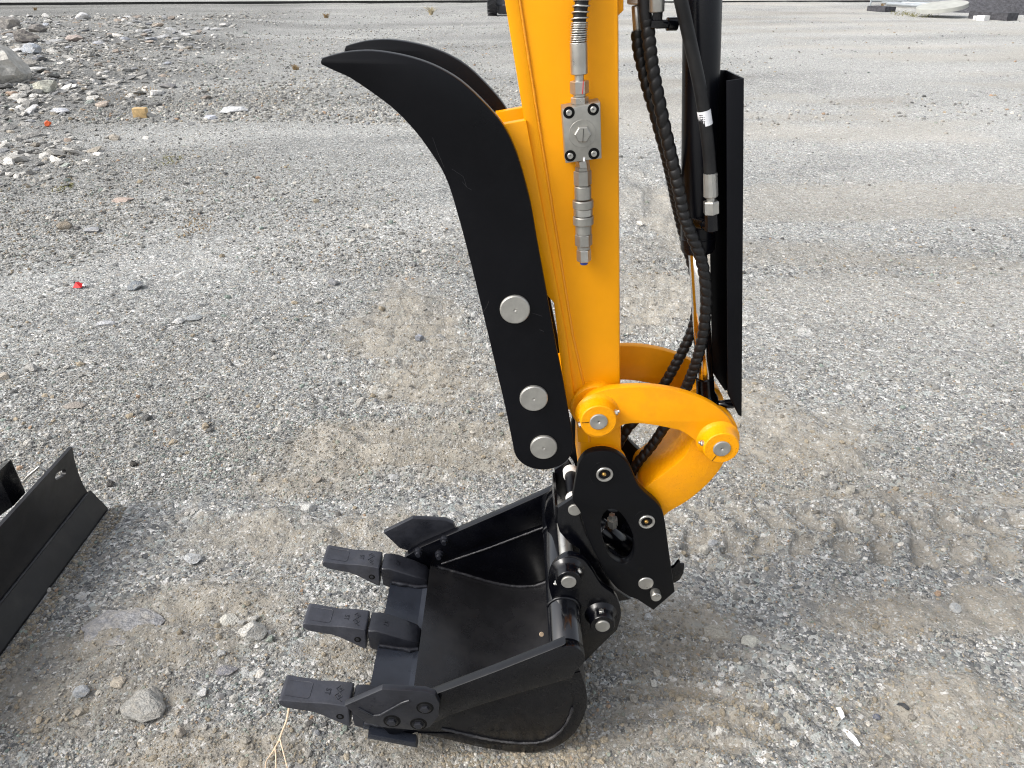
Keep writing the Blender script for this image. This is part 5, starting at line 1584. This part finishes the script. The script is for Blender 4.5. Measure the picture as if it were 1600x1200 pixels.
# ================================================================= far background
wall = thing('long_wall', 'long pale wall with dark shadow line at its base along the far edge of the yard', 'wall', (-20, 36, 0))
def slab(name, a, b, z0, z1, th, m, parent):
    a, b = Vector((*a, 0)), Vector((*b, 0))
    n_ = Vector((-(b - a).y, (b - a).x, 0)).normalized() * th
    v = [a, b, b + n_, a + n_]
    v = [Vector((k.x, k.y, z0)) for k in v] + [Vector((k.x, k.y, z1)) for k in v]
    return solid(name, v, [(0, 3, 2, 1), (4, 5, 6, 7), (0, 1, 5, 4), (1, 2, 6, 5), (2, 3, 7, 6), (3, 0, 4, 7)], m, parent)
wa, wb = gnd(-260, 9.5), gnd(797, 4)
slab('shadow_footing', (wa[0], wa[1] + .12), (wb[0], wb[1] + .12), -.05, .10, .4, M['wall_base'], wall)
slab('cladding', wa, wb, .10, 2.6, .5, M['wall'], wall)
wall2 = thing('long_wall', 'lower pale wall strip behind the railing beyond the cylinder', 'wall', (12, 38, 0))
wc, wd = gnd(985, 4.5), gnd(1400, 2.5)
slab('shadow_footing', (wc[0], wc[1] + .1), (wd[0], wd[1] + .1), -.05, .06, .4, M['wall_base'], wall2)
slab('cladding', wc, wd, .06, 1.6, .5, M['wall'], wall2)

# wheeled machine behind the arm
wx, wy = gnd(769, 27)
mach = thing('wheeled_machine', 'dark wheeled machine with chevron-lug tyre parked far behind the arm', 'tractor', (wx + .9, wy + 1.4, 0))
def tractor_tyre(cx, cy):
    r, w = .46, .33
    t = lathe('wheel', (cx - w / 2, cy, r), (1, 0, 0), [(.03, .20), (0, .24), (0, .36), (.03, .425), (.08, .44), (w - .08, .44), (w - .03, .425), (w, .36), (w, .24), (w - .03, .20)], M['tyre'], mach, 36)
    lathe('rim', (cx - w / 2 + .02, cy, r), (1, 0, 0), [(0, .205), (.05, .16), (.06, .05), (w - .10, .05), (w - .09, .16), (w - .04, .205)], M['axle'], t, 24)
    parts = []
    for k in range(20):
        a0 = 2 * math.pi * k / 20
        for sg in (-1, 1):
            q = []
            for tt_, da in ((.02, .0), (.5, .20)):
                a = a0 + (da if sg > 0 else da)
                xx = cx + sg * (w / 2 - tt_ * w)
                for (dr, dw) in ((.43, -.035), (.468, -.022), (.468, .022), (.43, .035)):
                    q.append((xx, cy + dr * math.sin(a + dw), r + dr * math.cos(a + dw)))
            parts.append((q, [(0, 1, 5, 4), (1, 2, 6, 5), (2, 3, 7, 6), (0, 3, 2, 1), (4, 5, 6, 7)]))
    V, F = join_vf(parts)
    from_py('tread_lugs', V, F, M['tyre'], t)
for cx in (wx, wx + 1.75):
    for cy in (wy + .46, wy + 2.5):
        tractor_tyre(cx, cy)
v, f = box_vf((wx + .87, wy + .46, .42), (1.5, .22, .22)); solid('axle', v, f, M['axle'], mach, .03)
v, f = box_vf((wx + .62, wy + .30, .21), (.85, .25, .26)); solid('lower_dark_box', v, f, M['tyre'], mach, .03)  # plain dark box low between the wheels
v, f = box_vf((wx + .87, wy + 1.5, .75), (.9, 2.6, .45)); solid('chassis', v, f, M['axle'], mach, .05)
v, f = box_vf((wx + .87, wy + 1.9, 1.5), (1.1, 1.4, 1.2)); solid('cab', v, f, M['axle'], mach, .08)
v, f = box_vf((wx + .48, wy + .25, .30), (.30, .10, .14)); solid('hitch_bracket', v, f, M['axle'], mach, .02)

# railing, kerb, slab, blocks and dark heap at the far right
ra, rb_ = gnd(1375, 9), gnd(1680, 8)
rail = thing('metal_railing', 'grey metal railing with thin posts at the far edge of the yard', 'railing', (14, 32, 0))
def yy_at(t): return Vector((ra[0] + (rb_[0] - ra[0]) * t, ra[1] + (rb_[1] - ra[1]) * t, 0))
for z in (.18, .43, 1.05):
    tube('rail', [yy_at(-.05) + Vector((0, 0, z)), yy_at(1.1) + Vector((0, 0, z))], .028, M['galv'], rail, 10)
for t in (-.05, .13, .325, .52, .70, .90, 1.1):
    tube('post', [yy_at(t), yy_at(t) + Vector((0, 0, 1.08))], .032, M['galv'], rail, 10)
bars = []
for k in range(110):
    t = -.05 + 1.15 * k / 109
    bars.append(tube_vf([yy_at(t) + Vector((0, .0, .20)), yy_at(t) + Vector((0, .0, 1.04))], .007, 5))
V, F = join_vf(bars)
o = from_py('infill_bars', V, F, M['galv'], rail); o["kind"] = "stuff"
for k, (a, b, lab) in enumerate((((1386, 10), (1534, 19.5), 'upper steel pipe lying on the ground below the railing'), ((1378, 7.5), (1478, 12), 'shorter steel pipe lying behind the long one under the railing'))):
    a3, b3 = Vector((*gnd(*a), .10)), Vector((*gnd(*b), .10))
    tag(tube('steel_pipe', [a3, b3], .07, M['galv'], None, 12), lab, 'pipe')
def ground_box(name, u0, v0, u1, v1, depth, h, m, label, cat):
    a, b = gnd(u0, v0), gnd(u1, v1)
    o = slab(name, a, b, -.02, h, depth, m, None)
    return tag(o, label, cat)
ground_box('kerb_stone', 1354, 17, 1382, 19, .5, .17, M['asphalt'], 'dark squared stone at the near end of the railing', 'kerb stone')
ground_box('concrete_beam', 1512, 29, 1572, 33, .5, .22, M['asphalt'], 'long dark grey beam on the ground before the dark heap', 'beam')
ground_box('white_block', 1525, 31.8, 1537, 32.6, .25, .14, M['plastic_white'], 'white block lying against the dark beam', 'block')
ground_box('white_block', 1519.5, 31, 1522.5, 31.4, .2, .12, M['plastic_white'], 'narrow white chip beside the white block', 'block')
ground_box('white_block', 1571, 29.5, 1573, 29.7, .2, .13, M['plastic_white'], 'small white marker at the far end of the dark beam', 'block')
# round concrete cover tilted on rubble
ca, cb = gnd(1448, 29), gnd(1510, 27)
cw = (cb[0] - ca[0]) / 2
cvr = lathe('concrete_cover', (0, 0, 0), (0, 0, 1), [(-.09, .96), (-.08, 1.0), (.07, 1.0), (.08, .985)], M['concrete'], None, 40)
cvr.scale = (cw * .95, cw * .95, .8)
cvr.location = ((ca[0] + cb[0]) / 2, ca[1] + cw, .30)
cvr.rotation_euler = (R(3), R(-9), 0)
tag(cvr, 'pale round concrete cover lying tilted on rubble beside the railing', 'concrete cover')
# dark heap
def heap(name, cx, cy, rx, ry, h, m, label, cat, seed):
    n1, n2 = 60, 22
    v, f = [(cx, cy, h)], []
    for j in range(1, n2 + 1):
        for i in range(n1):
            a = 2 * math.pi * i / n1
            q = j / n2
            px_, py_ = cx + rx * q * math.cos(a), cy + ry * q * math.sin(a)
            z = h * (1 - q) ** 0.9 + float(fbm(np.array([px_]), np.array([py_]), 2.5, seed, 4)[0]) * .16 * (1 - q * .5)
            v.append((px_, py_, max(z, -.05) if j < n2 else -.08))
    for i in range(n1):
        f.append((0, 1 + i, 1 + (i + 1) % n1))
    for j in range(n2 - 1):
        for i in range(n1):
            a, b = 1 + j * n1 + i, 1 + j * n1 + (i + 1) % n1
            f.append((a, a + n1, b + n1, b))
    o = from_py(name, v, f, m, None, 60)
    return tag(o, label, cat)
hx_, hy_ = gnd(1640, 22)
heap('asphalt_heap', hx_ + .6, hy_ + 1.6, 3.6, 2.2, 1.7, M['asphalt'], 'heap of dark crushed asphalt beyond the beam at the far edge', 'heap', 401)
weed('dry_weed', 1426, 25, 60, 6, M['moss'], 'olive brown weeds on rubble beside the concrete cover', 90, 11, True)
weed('dry_weed', 1378, 11, 10, 7, M['dry'], 'rusty weed tuft at the kerb stone under the railing', 30, 12)
